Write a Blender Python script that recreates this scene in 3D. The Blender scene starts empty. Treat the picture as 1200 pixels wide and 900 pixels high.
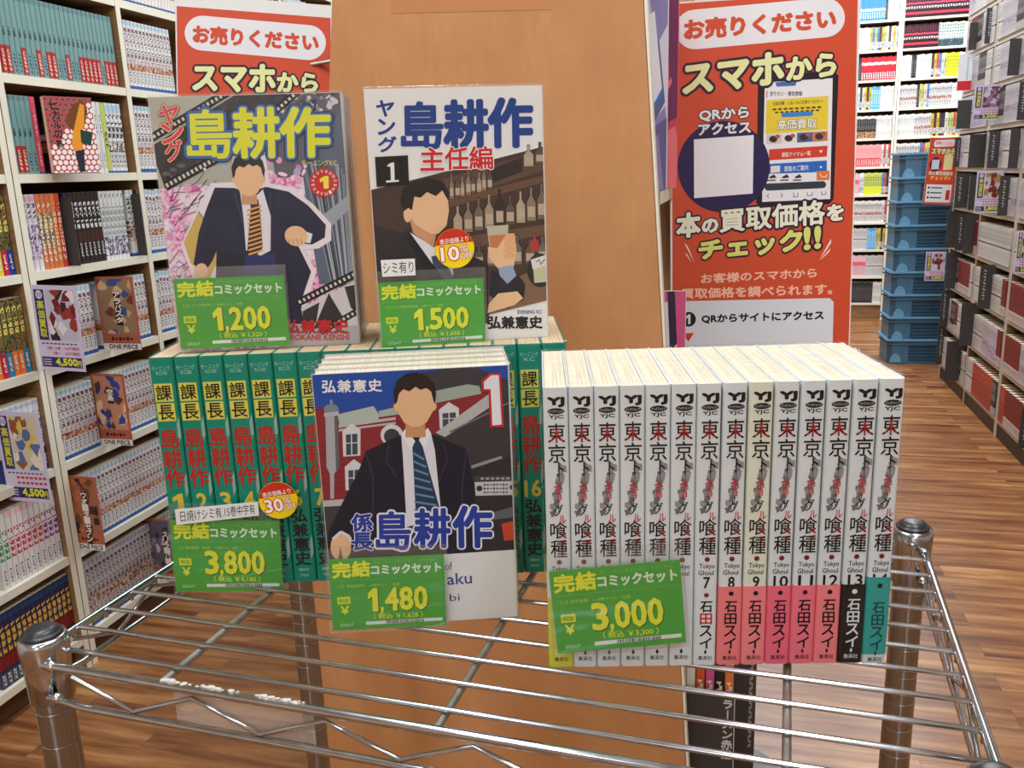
import bpy, bmesh, math, random
import numpy as np
from mathutils import Matrix, Vector
random.seed(7)
S = bpy.context.scene
COL = S.collection
H = 1.2                                   # camera height above the floor (m)

# ------------------------------------------------------------------ camera
def aim(yaw, pitch, roll):
    cy, sy = math.cos(math.radians(yaw)), math.sin(math.radians(yaw))
    cp, sp = math.cos(math.radians(pitch)), math.sin(math.radians(pitch))
    F = Vector((-sy*cp, cy*cp, -sp)); U = Vector((-sy*sp, cy*sp, cp)); R = F.cross(U)
    cr, sr = math.cos(math.radians(roll)), math.sin(math.radians(roll))
    R2 = R*cr + U*sr; U2 = -R*sr + U*cr
    return Matrix((( R2.x, U2.x, -F.x, 0), (R2.y, U2.y, -F.y, 0), (R2.z, U2.z, -F.z, 0), (0, 0, 0, 1)))
cam = bpy.data.cameras.new('camera'); cam.sensor_width = 36; cam.lens = 1022.4/1200*36
cam.clip_start = .02; cam.clip_end = 60
co = bpy.data.objects.new('camera', cam); COL.objects.link(co)
co.matrix_world = Matrix.Translation((0, 0, H)) @ aim(14.604, 13.684, -2.0116)
S.camera = co

# ------------------------------------------------------------------ light
S.view_settings.view_transform = 'Standard'; S.view_settings.look = 'None'
S.view_settings.gamma = 1; S.view_settings.use_curve_mapping = False
S.view_settings.exposure = EXPOSURE = 0.14
S.cycles.max_bounces = 10; S.cycles.transparent_max_bounces = 24
S.cycles.sample_clamp_indirect = 6; S.cycles.caustics_reflective = False; S.cycles.caustics_refractive = False
W = bpy.data.worlds.new('shop'); S.world = W; W.use_nodes = True
W.node_tree.nodes['Background'].inputs[0].default_value = (1, 1, 1, 1)
W.node_tree.nodes['Background'].inputs[1].default_value = .15
def ceiling_lamp(x, y, w, sx=.28, sy=1.2, col=(.955, 1, 1.045)):
    l = bpy.data.lights.new('ceiling_lamp', 'AREA'); l.shape = 'RECTANGLE'; l.size = sx; l.size_y = sy
    l.energy = w; l.color = col
    o = bpy.data.objects.new('ceiling_lamp', l); COL.objects.link(o); o.location = (x, y, 2.86)
for x, y, w in ((.62, -5.2, 95), (-.8, -1.3, 14), (.6, -1.3, 10), (-.75, .45, 23), (.5, .45, 24), (-.85, 2.6, 16), (.5, 2.6, 22),
                (.5, 4.4, 26), (1.3, 6.0, 44), (.2, 6.0, 36)):
    ceiling_lamp(x, y, w)

# ------------------------------------------------------------------ materials
def lin(c):
    return tuple(((v/255)/12.92 if v/255 <= .04045 else ((v/255+.055)/1.055)**2.4) for v in c[:3]) + (1,)
class NT:
    def __init__(s, name, rough=.5, metal=0, spec=.5):
        s.mat = bpy.data.materials.new(name); s.mat.use_nodes = True; s.t = s.mat.node_tree
        s.b = s.t.nodes['Principled BSDF']
        s.b.inputs['Roughness'].default_value = rough; s.b.inputs['Metallic'].default_value = metal
        s.b.inputs['Specular IOR Level'].default_value = spec
    def put(s, sock, v):
        if isinstance(v, bpy.types.NodeSocket): s.t.links.new(v, sock)
        elif v is not None: sock.default_value = v
    def n(s, typ, **kw):
        nd = s.t.nodes.new(typ)
        for k, v in kw.items(): setattr(nd, k, v)
        return nd
    def m(s, op, a, b=None, c=None):
        nd = s.n('ShaderNodeMath', operation=op)
        for i, v in enumerate((a, b, c)):
            if v is not None: s.put(nd.inputs[i], v)
        return nd.outputs[0]
    def mix(s, f, a, b):
        nd = s.n('ShaderNodeMix', data_type='RGBA')
        s.put(nd.inputs[0], f); s.put(nd.inputs[6], a); s.put(nd.inputs[7], b)
        return nd.outputs[2]
    def vec(s, x, y, z):
        nd = s.n('ShaderNodeCombineXYZ')
        for i, v in enumerate((x, y, z)): s.put(nd.inputs[i], v)
        return nd.outputs[0]
    def noise(s, v, scale=1, detail=2, rough=.5):
        nd = s.n('ShaderNodeTexNoise'); s.put(nd.inputs['Vector'], v); nd.inputs['Scale'].default_value = scale
        nd.inputs['Detail'].default_value = detail; nd.inputs['Roughness'].default_value = rough
        return nd
    def ramp(s, f, stops, const=False):
        nd = s.n('ShaderNodeValToRGB'); r = nd.color_ramp; r.interpolation = 'CONSTANT' if const else 'LINEAR'
        while len(r.elements) < len(stops): r.elements.new(.5)
        for e, (p, c) in zip(r.elements, stops): e.position = p; e.color = lin(c)
        s.put(nd.inputs[0], f); return nd.outputs[0]
    def coord(s, which='Object'):
        return s.n('ShaderNodeTexCoord').outputs[which]
    def mapping(s, v, scale=(1, 1, 1), rot=(0, 0, 0)):
        nd = s.n('ShaderNodeMapping'); s.put(nd.inputs[0], v); nd.inputs['Scale'].default_value = scale
        nd.inputs['Rotation'].default_value = rot; return nd.outputs[0]
    def bump(s, h, st=.2, dist=.01):
        nd = s.n('ShaderNodeBump'); nd.inputs['Strength'].default_value = st; nd.inputs['Distance'].default_value = dist
        s.put(nd.inputs['Height'], h); s.put(s.b.inputs['Normal'], nd.outputs[0])
    def color(s, v): s.put(s.b.inputs['Base Color'], v); return s.mat
_ink = {}
def ink(*c, rough=.42, spec=.25):
    k = (c, rough, spec)
    if k not in _ink:
        _ink[k] = NT('ink_%d_%d_%d' % c, rough, 0, spec).color(lin(c))
    return _ink[k]
def plain(name, c, rough=.5, metal=0, spec=.5, var=.06, scale=40):
    t = NT(name, rough, metal, spec)
    f = t.noise(t.coord(), scale, 3).outputs[0]
    lo = tuple(max(0, v*(1-var)) for v in c); hi = tuple(min(255, v*(1+var)) for v in c)
    return t.color(t.ramp(f, [(.3, lo), (.7, hi)]))
M = {}
t = NT('chrome', .13, 1); M['chrome'] = t.color(t.ramp(t.noise(t.coord(), 60, 3).outputs[0], [(.3, (176, 182, 190)), (.7, (200, 206, 212))]))
t.put(t.b.inputs['Roughness'], t.m('MULTIPLY_ADD', t.noise(t.coord(), 25, 4).outputs[0], .22, .04))
M['post'] = NT('post_steel', .2, 1).color(lin((150, 156, 164)))
M['black_plastic'] = plain('black_plastic', (40, 42, 44), .35)
M['shelf_white'] = plain('shelf_white', (232, 230, 212), .45, var=.02, scale=8)
t = NT('shelf_wood', .55)
M['shelf_wood'] = t.color(t.ramp(t.noise(t.mapping(t.coord(), (2, 2, 30)), 3, 4).outputs[0], [(.3, (122, 92, 58)), (.7, (150, 116, 76))]))
t = NT('panel_wood', .5, 0, .35)
v = t.coord()
a = t.noise(t.mapping(v, (1.5, 1.5, .9)), 6, 5, .6).outputs[0]; b = t.noise(t.mapping(v, (30, 30, 3)), 4, 3).outputs[0]
c1 = t.ramp(a, [(.3, (182, 128, 82)), (.55, (196, 143, 95)), (.75, (208, 157, 110))])
spot = t.ramp(t.noise(t.mapping(v, (9, 9, 6)), 2.2, 2).outputs[0], [(.27, (255, 255, 255)), (.33, (0, 0, 0))])
c1 = t.mix(t.m('MULTIPLY', spot, .35), c1, lin((208, 160, 120)))
M['panel_wood'] = t.color(t.mix(t.m('MULTIPLY', b, .35), c1, lin((168, 116, 72))))
M['plinth'] = plain('plinth_wood', (92, 60, 36), .5); M['plinth_dark'] = plain('plinth_dark', (46, 26, 16), .5)
M['tape'] = NT('tape', .3).color(lin((190, 132, 86)))
# wood strip floor
t = NT('wood_floor', .33, 0, .45); v = t.coord()
br = t.n('ShaderNodeTexBrick', offset=.37, offset_frequency=2, squash=1)
t.put(br.inputs['Vector'], v); br.inputs['Scale'].default_value = 1
br.inputs['Brick Width'].default_value = .62; br.inputs['Row Height'].default_value = .074
br.inputs['Mortar Size'].default_value = .0004; br.inputs['Bias'].default_value = 0
br.inputs['Color1'].default_value = (0, 0, 0, 1); br.inputs['Color2'].default_value = (1, 1, 1, 1)
br.inputs['Mortar'].default_value = (.1, .1, .1, 1)
tone = t.n('ShaderNodeSeparateColor'); t.put(tone.inputs[0], br.outputs[0])
sep = t.n('ShaderNodeSeparateXYZ'); t.put(sep.inputs[0], v)
gv = t.vec(t.m('MULTIPLY_ADD', tone.outputs[0], 9, t.m('MULTIPLY', sep.outputs[0], 2.6)), t.m('MULTIPLY', sep.outputs[1], 27), tone.outputs[0])
g = t.noise(gv, 1, 5, .62).outputs[0]
col = t.ramp(g, [(.30, (82, 44, 24)), (.40, (128, 80, 46)), (.52, (164, 112, 66)), (.68, (204, 154, 100))])
col = t.mix(t.m('MULTIPLY', tone.outputs[0], .45), col, lin((114, 68, 40)))
M['floor'] = t.color(t.mix(br.outputs[1], col, lin((84, 50, 30))))
M['wall'] = plain('painted_wall', (226, 220, 208), .7, var=.02, scale=3)
M['ceiling'] = plain('ceiling_board', (235, 233, 228), .8, var=.02, scale=6)
def page_mat(name, tint):
    t = NT(name, .85, 0, .2)
    sp = t.n('ShaderNodeSeparateXYZ'); t.put(sp.inputs[0], t.coord())
    g = t.noise(t.vec(t.m('MULTIPLY', sp.outputs[0], 900), t.m('MULTIPLY', sp.outputs[1], 12), t.m('MULTIPLY', sp.outputs[2], 6)), 1, 2).outputs[0]
    return t.color(t.ramp(g, [(.32, tuple(int(v*.86) for v in tint)), (.62, tint)]))
M['pages'] = page_mat('page_edges', (240, 226, 198)); M['pages_white'] = page_mat('page_edges_white', (220, 208, 184))
M['pages_tan'] = page_mat('page_edges_tan', (214, 190, 154))
def clear(name, base, edge, rough=.12, bump=.0, scale=60, haze=0.0):
    t = NT(name); nt = t.t; nt.nodes.remove(t.b)
    out = nt.nodes['Material Output']
    tr = t.n('ShaderNodeBsdfTransparent'); gl = t.n('ShaderNodeBsdfGlossy'); gl.inputs['Roughness'].default_value = rough
    lw = t.n('ShaderNodeLayerWeight'); lw.inputs[0].default_value = .25
    f = t.m('MULTIPLY_ADD', t.m('POWER', lw.outputs['Facing'], 3), edge, base)
    mx = t.n('ShaderNodeMixShader'); t.put(mx.inputs[0], f); t.put(mx.inputs[1], tr.outputs[0]); t.put(mx.inputs[2], gl.outputs[0])
    if bump:
        nd = t.n('ShaderNodeBump'); nd.inputs['Strength'].default_value = bump; nd.inputs['Distance'].default_value = .004
        v = t.mapping(t.coord(), (1, 1, .35))
        t.put(nd.inputs['Height'], t.noise(v, scale, 3, .6).outputs[0])
        t.put(gl.inputs['Normal'], nd.outputs[0]); t.put(lw.inputs['Normal'], nd.outputs[0])
    res = mx.outputs[0]
    if haze:
        df = t.n('ShaderNodeBsdfDiffuse'); df.inputs[0].default_value = (.9, .9, .9, 1)
        m2 = t.n('ShaderNodeMixShader'); m2.inputs[0].default_value = haze
        t.put(m2.inputs[1], res); t.put(m2.inputs[2], df.outputs[0]); res = m2.outputs[0]
    t.put(out.inputs[0], res); return t.mat
M['wrap'] = clear('shrink_film', .022, .5, .14, .5, 45)
M['sleeve'] = clear('clear_vinyl', .03, .5, .1, .25, 25, .012)

# ------------------------------------------------------------------ mesh helpers
class MB:
    """collects geometry; build() links it as ONE mesh object"""
    def __init__(s): s.v = []; s.f = []; s.mi = []; s.uv = []; s.mats = []; s.x = None; s.sm = []
    def mi_of(s, m):
        if m not in s.mats: s.mats.append(m)
        return s.mats.index(m)
    def add(s, vs, fs, m, uvs=None, smooth=False):
        k = len(s.v)
        for p in vs:
            s.v.append(tuple(s.x @ Vector(p)) if s.x else tuple(p))
        i = s.mi_of(m)
        for j, f in enumerate(fs):
            s.f.append([k+q for q in f]); s.mi.append(i); s.sm.append(smooth)
            s.uv.append(uvs[j] if uvs else None)
    def box(s, a, b, m, front=None):
        (x0, y0, z0), (x1, y1, z1) = a, b
        vs = [(x0,y0,z0),(x1,y0,z0),(x1,y1,z0),(x0,y1,z0),(x0,y0,z1),(x1,y0,z1),(x1,y1,z1),(x0,y1,z1)]
        fs = [(0,3,2,1),(4,5,6,7),(0,1,5,4),(1,2,6,5),(2,3,7,6),(3,0,4,7)]
        if front is None: s.add(vs, fs, m)
        else:
            for n_, f in zip('-z +z -y +x +y -x'.split(), fs):
                s.add([vs[q] for q in f], [(0, 1, 2, 3)], front.get(n_, m))
    def prism(s, pts, y0, y1, m, axis='y'):
        """outline in (x,z) pushed through y"""
        n = len(pts)
        area = sum(pts[i][0]*pts[(i+1) % n][1]-pts[(i+1) % n][0]*pts[i][1] for i in range(n))
        if area < 0: pts = pts[::-1]
        vs = [(x, y0, z) for x, z in pts] + [(x, y1, z) for x, z in pts]
        fs = [list(range(n)), list(range(2*n-1, n-1, -1))] + [(i, n+i, n+(i+1) % n, (i+1) % n) for i in range(n)]
        s.add(vs, fs, m)
    def extrude_xy(s, pts, z0, z1, m, smooth=False, closed=True, caps=True, capm=None):
        n = len(pts)
        area = sum(pts[i][0]*pts[(i+1) % n][1]-pts[(i+1) % n][0]*pts[i][1] for i in range(n))
        if area < 0: pts = pts[::-1]
        vs = [(x, y, z0) for x, y in pts] + [(x, y, z1) for x, y in pts]
        s.add(vs, [(i, (i+1) % n, n+(i+1) % n, n+i) for i in range(n if closed else n-1)], m, smooth=smooth)
        if caps: s.add(vs, [list(range(n-1, -1, -1)), list(range(n, 2*n))], capm or m)
    def tube(s, path, r, m, n=8, caps=True):
        P = [Vector(p) for p in path]; rings = []
        for i, p in enumerate(P):
            d = ((P[i]-P[i-1]).normalized() if i else Vector()) + ((P[i+1]-P[i]).normalized() if i < len(P)-1 else Vector())
            d.normalize(); up = Vector((0, 0, 1)) if abs(d.z) < .95 else Vector((0, 1, 0))
            a = d.cross(up).normalized(); b = a.cross(d)
            rr = r[i] if isinstance(r, (list, tuple)) else r
            rings.append([p + (a*math.cos(2*math.pi*k/n) + b*math.sin(2*math.pi*k/n))*rr for k in range(n)])
        vs = [q for R_ in rings for q in R_]
        fs = [(i*n+k, (i+1)*n+k, (i+1)*n+(k+1) % n, i*n+(k+1) % n) for i in range(len(P)-1) for k in range(n)]
        s.add(vs, fs, m, smooth=True)
        if caps: s.add(vs, [list(range(n)), list(range((len(P)-1)*n+n-1, (len(P)-1)*n-1, -1))], m)
    def lathe(s, prof, c, m, n=32):
        vs = []; k = len(prof)
        for i in range(n):
            a = 2*math.pi*i/n
            vs += [(c[0]+r*math.cos(a), c[1]+r*math.sin(a), c[2]+z) for r, z in prof]
        s.add(vs, [(i*k+j, ((i+1) % n)*k+j, ((i+1) % n)*k+j+1, i*k+j+1) for i in range(n) for j in range(k-1)], m, smooth=True)
    def mesh(s, name):
        me = bpy.data.meshes.new(name); me.from_pydata(s.v, [], s.f)
        for m in s.mats: me.materials.append(m)
        me.polygons.foreach_set('material_index', s.mi); me.polygons.foreach_set('use_smooth', s.sm)
        if any(u for u in s.uv):
            l = me.uv_layers.new(name='UVMap'); k = 0
            for f, u in zip(s.f, s.uv):
                for j in range(len(f)): l.data[k].uv = u[j] if u else (.5, .5); k += 1
        me.update(); return me
    def build(s, name, parent=None, loc=None, rot=None):
        o = bpy.data.objects.new(name, s.mesh(name)); COL.objects.link(o)
        if parent: o.parent = parent
        if loc: o.location = loc
        if rot: o.rotation_euler = rot
        return o
def bevel(o, w=.002, seg=2):
    b = o.modifiers.new('bevel', 'BEVEL'); b.width = w; b.segments = seg; b.limit_method = 'ANGLE'; return o
def tag(o, label, cat, group=None):
    o['label'] = label; o['category'] = cat
    if group: o['group'] = group
    return o
def thing(name, label, cat, loc=(0, 0, 0), rot=(0, 0, 0), group=None):
    o = bpy.data.objects.new(name, None); COL.objects.link(o); o.location = loc; o.rotation_euler = rot
    o.empty_display_size = .05
    return tag(o, label, cat, group)
def struct(name, mb):
    o = mb.build(name); o['kind'] = 'structure'; return o

# lettering: built-in font, turned into flat mesh outlines laid on the printed surface
_tx = {}
_tob = bpy.data.objects.new('lettering', bpy.data.curves.new('lettering', 'FONT')); COL.objects.link(_tob)
def glyphs(s, bold):
    k = (s, round(bold, 3))
    if s == '1':                              # a solid numeral one with a flag
        return ([(.22, 0), (.44, 0), (.44, .73), (.27, .73), (0, .57), (0, .42), (.22, .54)], [[0, 1, 2, 3, 6], [3, 4, 5, 6]])
    if k not in _tx:
        c = _tob.data; c.body = s; c.size = 1; c.resolution_u = 2; c.offset = bold
        dg = bpy.context.evaluated_depsgraph_get(); dg.update()
        e = _tob.evaluated_get(dg); me = e.to_mesh()
        _tx[k] = ([(v.co.x, v.co.y) for v in me.vertices], [list(p.vertices) for p in me.polygons]); e.to_mesh_clear()
    return _tx[k]
def bbox(s):
    v = glyphs(s, 0)[0]
    xs = [p[0] for p in v]; ys = [p[1] for p in v]
    return min(xs), min(ys), max(xs), max(ys)
def homog(src, dst):
    A = []; B = []
    for (x, y), (u, w) in zip(src, dst):
        A += [[x, y, 1, 0, 0, 0, -u*x, -u*y], [0, 0, 0, x, y, 1, -w*x, -w*y]]; B += [u, w]
    h = np.linalg.solve(np.array(A, float), np.array(B, float))
    return lambda p: ((h[0]*p[0]+h[1]*p[1]+h[2])/(h[6]*p[0]+h[7]*p[1]+1), (h[3]*p[0]+h[4]*p[1]+h[5])/(h[6]*p[0]+h[7]*p[1]+1))
class Art:
    """print on a flat face: local u to the right (x), v up (z), face at y = y0 looking to -y"""
    def __init__(s, mb, fn=None, clip=None, y0=0, eps=.00012):
        s.mb = mb; s.fn = fn or (lambda p: p); s.clip = clip; s.y0 = y0; s.eps = eps
    def put(s, uv, fs, m, L): s.mb.add([(u, s.y0-L*s.eps, v) for u, v in uv], fs, m)
    def poly(s, pts, m, L=1):
        q = [s.fn(p) for p in pts]
        if s.clip:
            x0, z0, x1, z1 = s.clip
            for ax, lim, sg in ((0, x0, 1), (0, x1, -1), (1, z0, 1), (1, z1, -1)):
                o = []
                for i in range(len(q)):
                    a, b = q[i-1], q[i]; da, db = (a[ax]-lim)*sg, (b[ax]-lim)*sg
                    if (da < 0) != (db < 0):
                        t_ = da/(da-db); o.append((a[0]+(b[0]-a[0])*t_, a[1]+(b[1]-a[1])*t_))
                    if db >= 0: o.append(b)
                q = o
                if len(q) < 3: return
        ar = sum(q[i-1][0]*q[i][1]-q[i][0]*q[i-1][1] for i in range(len(q)))
        if ar < 0: q = q[::-1]
        s.put(q, [list(range(len(q)))], m, L)
    def line(s, a, b, w, m, L=1):
        dx, dy = b[0]-a[0], b[1]-a[1]; d = math.hypot(dx, dy) or 1; nx, ny = -dy/d*w/2, dx/d*w/2
        s.poly([(a[0]+nx, a[1]+ny), (b[0]+nx, b[1]+ny), (b[0]-nx, b[1]-ny), (a[0]-nx, a[1]-ny)], m, L)
    def lines(s, pts, w, m, L=1):
        for a, b in zip(pts, pts[1:]): s.line(a, b, w, m, L)
    def oval(s, c, rx, ry, m, L=1, n=28, rot=0, a0=0, a1=360):
        r = math.radians(rot); P = []
        for k in range(n + (a1-a0 < 360)):
            a = math.radians(a0+(a1-a0)*k/n); x, y = rx*math.cos(a), ry*math.sin(a)
            P.append((c[0]+x*math.cos(r)-y*math.sin(r), c[1]+x*math.sin(r)+y*math.cos(r)))
        s.poly(P, m, L)
    def capsule(s, a, b, r, m, L=1):
        an = math.atan2(b[1]-a[1], b[0]-a[0]); P = []
        for k in range(13): t_ = an+math.pi/2+math.pi*k/12; P.append((a[0]+r*math.cos(t_), a[1]+r*math.sin(t_)))
        for k in range(13): t_ = an-math.pi/2+math.pi*k/12; P.append((b[0]+r*math.cos(t_), b[1]+r*math.sin(t_)))
        s.poly(P, m, L)
    def text(s, st, q, m, L=2, bold=0., em=False, turn=False):
        """q = TL, TR, BR, BL of the box the word fills (or its left, top, right, bottom)"""
        if not isinstance(q[0], (tuple, list)): q = ((q[0], q[1]), (q[2], q[1]), (q[2], q[3]), (q[0], q[3]))
        vs, fs = glyphs(st, 0); x0, y0, x1, y1 = (0, -.14, 1, .86) if em else bbox(st)
        # heavier strokes: the outline is laid down again a little to every side
        sx = math.dist(q[0], q[1])/(x1-x0 or 1); sy = math.dist(q[0], q[3])/(y1-y0 or 1)
        if turn: sx, sy = math.dist(q[0], q[3])/(x1-x0 or 1), math.dist(q[0], q[1])/(y1-y0 or 1)
        R_ = .62*bold*(sx+sy)/2; n = 0 if bold < .01 else 6 if bold < .05 else 8 if bold < .09 else 12
        for k in range(max(1, n)):
            dx, dy = (R_*math.cos(2*math.pi*(k+.5)/n)/sx, R_*math.sin(2*math.pi*(k+.5)/n)/sy) if n else (0, 0)
            out = []
            for x, y in vs:
                a, b = (x+dx-x0)/(x1-x0 or 1), (y+dy-y0)/(y1-y0 or 1)
                if turn: a, b = b, 1-a
                c = 1-b
                out.append(s.fn(((q[0][0]*(1-a)+q[1][0]*a)*(1-c)+(q[3][0]*(1-a)+q[2][0]*a)*c,
                                 (q[0][1]*(1-a)+q[1][1]*a)*(1-c)+(q[3][1]*(1-a)+q[2][1]*a)*c)))
            s.put(out, fs, m, L+.025*k)
    def down(s, st, x0, y0, x1, y1, m, L=2, bold=0., skew=0.):
        """vertical writing: one em box per character"""
        n = len(st); h = (y1-y0)/n
        for i, ch in enumerate(st):
            o = skew*i; a, b = y0+h*i, y0+h*(i+1)
            s.text(ch, ((x0+o, a), (x1+o, a), (x1+o, b), (x0+o, b)), m, L, bold, em=True, turn=ch in 'ー')
def hull(pts): return pts
# ------------------------------------------------------------------ shrink-wrapped sets on the wire rack
def rel(x, y, z): return (x, y, z+H)
def shell(mb, W_, D_, z0, z1, m, r=.0022, th=.0006, left=False, grow=0.):
    arc = [(math.cos(a), math.sin(a)) for a in [math.pi+math.pi/2*k/4 for k in range(5)]]
    def side(g, rr):
        L = [(-g, D_)] + [(-g+rr+rr*c, -g+rr+rr*s_) for c, s_ in arc]
        R = [(W_+g-rr-rr*c, -g+rr+rr*s_) for c, s_ in arc][::-1] + [(W_+g, D_)]
        return L + R
    P = side(grow, r) + side(grow-th, max(r-th, .0004))[::-1]
    if left: P = [(D_-y, x) for x, y in P]
    mb.extrude_xy(P, z0, z1, m)
HB = .182                                   # height of a comic volume
def volume(name, label, group, loc, yaw, W_, D_, m, art=None, left=False, band=None, pages='pages', tilt=(0, 0), h=HB, cat='comic book'):
    """a paperback: cover (with its print), page block and, if it has one, a paper band"""
    o = thing(name, label, cat, loc, (math.radians(tilt[0]), math.radians(tilt[1]), math.radians(yaw)), group)
    mb = MB(); shell(mb, W_, D_, 0, h, m, left=left)
    if art: art(mb)
    mb.build('cover', o)
    pb = MB(); e = .0009
    if left: pb.box((.001, e, .0012), (D_-e, W_-e, h-.0012), M[pages])
    else: pb.box((e, e, .0012), (W_-e, D_-.001, h-.0003), M[pages])
    pb.build('page_block', o)
    if band:
        bb = MB(); z0, z1, bm, bart = band
        shell(bb, W_, D_, z0, z1, bm, left=left, grow=.0004, th=.0003)
        if bart: bart(bb)
        bb.build('paper_band', o)
    return o
K = ink(24, 22, 24); RED = ink(196, 40, 44)
# ---- fourteen white volumes, spines to the front
TGX, TGY, TGA = -.1072, .4815, 12.5
ca, sa = math.cos(math.radians(TGA)), math.sin(math.radians(TGA))
TW = .2095/14; TD = .108
WHITE = ink(218, 227, 231); DOT = ink(120, 34, 40); SM1 = ink(146, 149, 153); SM2 = ink(108, 110, 114)
def white_spine(num, low):
    def f(mb):
        A = Art(mb, lambda p: (p[0]/1000, HB-p[1]/1000)); c = TW*500
        A.text('YJ', (c-4.6, 6.2, c+4.6, 11.4), K, 1, .11)
        A.oval((c, 14.3), 5, 1.9, K, 1); A.text('ヤングジャンプ', (c-4.1, 13.4, c+4.1, 15.3), WHITE, 2)
        A.text('YJC', (c-4.2, 16.7, c+4.2, 19.3), K, 1, .05)
        A.text('東', (c-5, 21.8, c+5, 33.6), K, 2, .014)
        for q in (((c, 27), (c-3.4, 32.4)), ((c, 27), (c+3.4, 32.4)), ((c-1.9, 25.5), (c+1.9, 25.5)), ((c, 25), (c, 33))): A.line(q[0], q[1], .6, RED, 3)
        A.text('京', (c-5, 34.6, c+5, 46), K, 2, .014)
        rnd = random.Random(3)
        for k in range(16):                                   # grey brush splash behind the small letters
            q = k/15; x = c+2.5-6*q+rnd.uniform(-1.6, 1.6); y = 48+30*q
            P = []
            for j in range(9):
                a = 2*math.pi*j/9; rr = rnd.uniform(.8, 2.9)
                P.append((x+rr*math.cos(a), y+rr*1.25*math.sin(a)))
            A.poly(P, SM1 if k % 3 else SM2, 1+.02*k)
        for ch, x, y, w, h_, mm in (('ト', c+.6, 45.5, 3.4, 9, K), ('ー', c-.2, 51, 2.4, 8, K), ('キ', c-1.8, 59, 4.6, 6.6, RED), ('ョ', c-1.3, 66, 3.4, 3.4, RED),
                                    ('ー', c-1.2, 68.5, 3, 9.5, K), ('グ', c-2.6, 72.5, 5.4, 7.4, K), ('ル', c+.3, 79.5, 4.4, 5, RED)):
            A.text(ch, (x, y, x+w, y+h_), mm, 3, .02, turn=ch == 'ー', em=ch == 'ー')
        A.text('喰', (c-5, 84, c+5, 94.6), K, 2, .014); A.text('種', (c-5, 95.6, c+5, 107), K, 2, .014)
        A.line((c+1.2, 90), (c+4.4, 94), .7, RED, 3); A.line((c+.5, 98), (c+4.4, 96.6), .7, RED, 3)
        A.oval((c, 110.2), 1.6, 1.6, DOT, 1)
        A.text('Tokyo', (c-4.6, 113, c+4.6, 117), K, 1, .02); A.text('Ghoul', (c-5.1, 117.4, c+4.1, 120.6), K, 1, .02)
        if num: A.text(str(num), (c-(1.9 if num < 10 else 4.3), 122, c+(1.9 if num < 10 else 4.3), 129.3), K, 1, .035)
        if low:
            A.oval((c, 134), 1.5, 1.5, DOT, 1); lower(A, c, K, True)
        elif num is None:
            A.poly([(c, 170), (c+1, 172), (c, 174), (c-1, 172)], K, 1)
            A.text('集英社', (c-4.4, 174.6, c+4.4, 177.6), K, 1, .01)
    return f
def lower(A, c, m, red=False):
    for k, ch in enumerate('石田スイ'):
        y = 138.2+8.3*k; A.text(ch, (c-3.6, y, c+3.6, y+7.2), RED if (red and k == 1) else m, 1, .035)
    A.poly([(c, 171), (c+.9, 172.8), (c, 174.6), (c-.9, 172.8)], m, 1)
    A.text('集英社', (c-4.4, 175.4, c+4.4, 178.4), m, 1, .01)
PINKS = [ink(238, 128, 132), ink(240, 134, 140), ink(236, 108, 134), ink(238, 118, 138), ink(240, 130, 138)]
BLK = ink(38, 32, 30); TEAL = ink(52, 160, 156); LIME = ink(206, 214, 70); DKGREY = ink(72, 70, 72)
ords = 'first second third fourth fifth sixth seventh eighth ninth tenth eleventh twelfth thirteenth fourteenth fifteenth sixteenth seventeenth'.split()
for i in range(14):
    n = i+1; x = TGX+ca*TW*i; y = TGY+sa*TW*i
    band = None
    if 8 <= n <= 12:
        def ba(bb):
            A = Art(bb, lambda p: (p[0]/1000, HB-p[1]/1000), y0=-.0004); c = TW*500; A.oval((c, 133), 1.5, 1.5, K, 1); lower(A, c, K)
        band = (.0005, .0535, PINKS[n-8], ba)
        lab = 'white comic volume numbered %d with pink paper band, in the shrink-wrapped row' % n
    elif n == 13:
        def ba(bb):
            A = Art(bb, lambda p: (p[0]/1000, HB-p[1]/1000), y0=-.0004); c = TW*500; A.oval((c, 133), 1.6, 1.6, WHITE, 1); lower(A, c, WHITE)
        band = (.0005, .0535, BLK, ba); lab = 'white comic volume numbered 13 with black paper band, in the shrink-wrapped row'
    elif n == 14:
        def ba(bb):
            A = Art(bb, lambda p: (p[0]/1000, HB-p[1]/1000-.0025), y0=-.0004); c = TW*500; A.oval((c, 127), 1.6, 1.6, K, 1); lower(A, c, ink(26, 70, 70))
        band = (.006, .058, TEAL, ba); lab = 'white comic volume numbered 14 with teal paper band, last of the shrink-wrapped row'
    elif n == 1:
        def ba(bb):
            A = Art(bb, lambda p: (p[0]/1000, HB-p[1]/1000), y0=-.0004); c = TW*500; A.text('集英社', (c-4.4, 174.6, c+4.4, 177.6), ink(60, 66, 20), 1, .01)
        band = (.0005, .048, LIME, ba); lab = 'white comic volume with lime paper band, first of the shrink-wrapped row'
    elif n == 7: lab = 'white comic volume numbered 7, no paper band, just beside the 3,000 yen tag'
    else: lab = 'white comic volume, %s from the lime-banded end, behind the 3,000 yen tag' % ords[i]
    volume('comic_book', lab, 'shrink-wrapped set of fourteen white comics', rel(x, y, -.305), TGA, TW-(.0003 if n < 7 else .0009), TD, WHITE if n != 9 else ink(224, 230, 214),
           white_spine(n if n >= 7 else None, n == 7), band=band, pages='pages_white', tilt=(0, 0))
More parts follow.
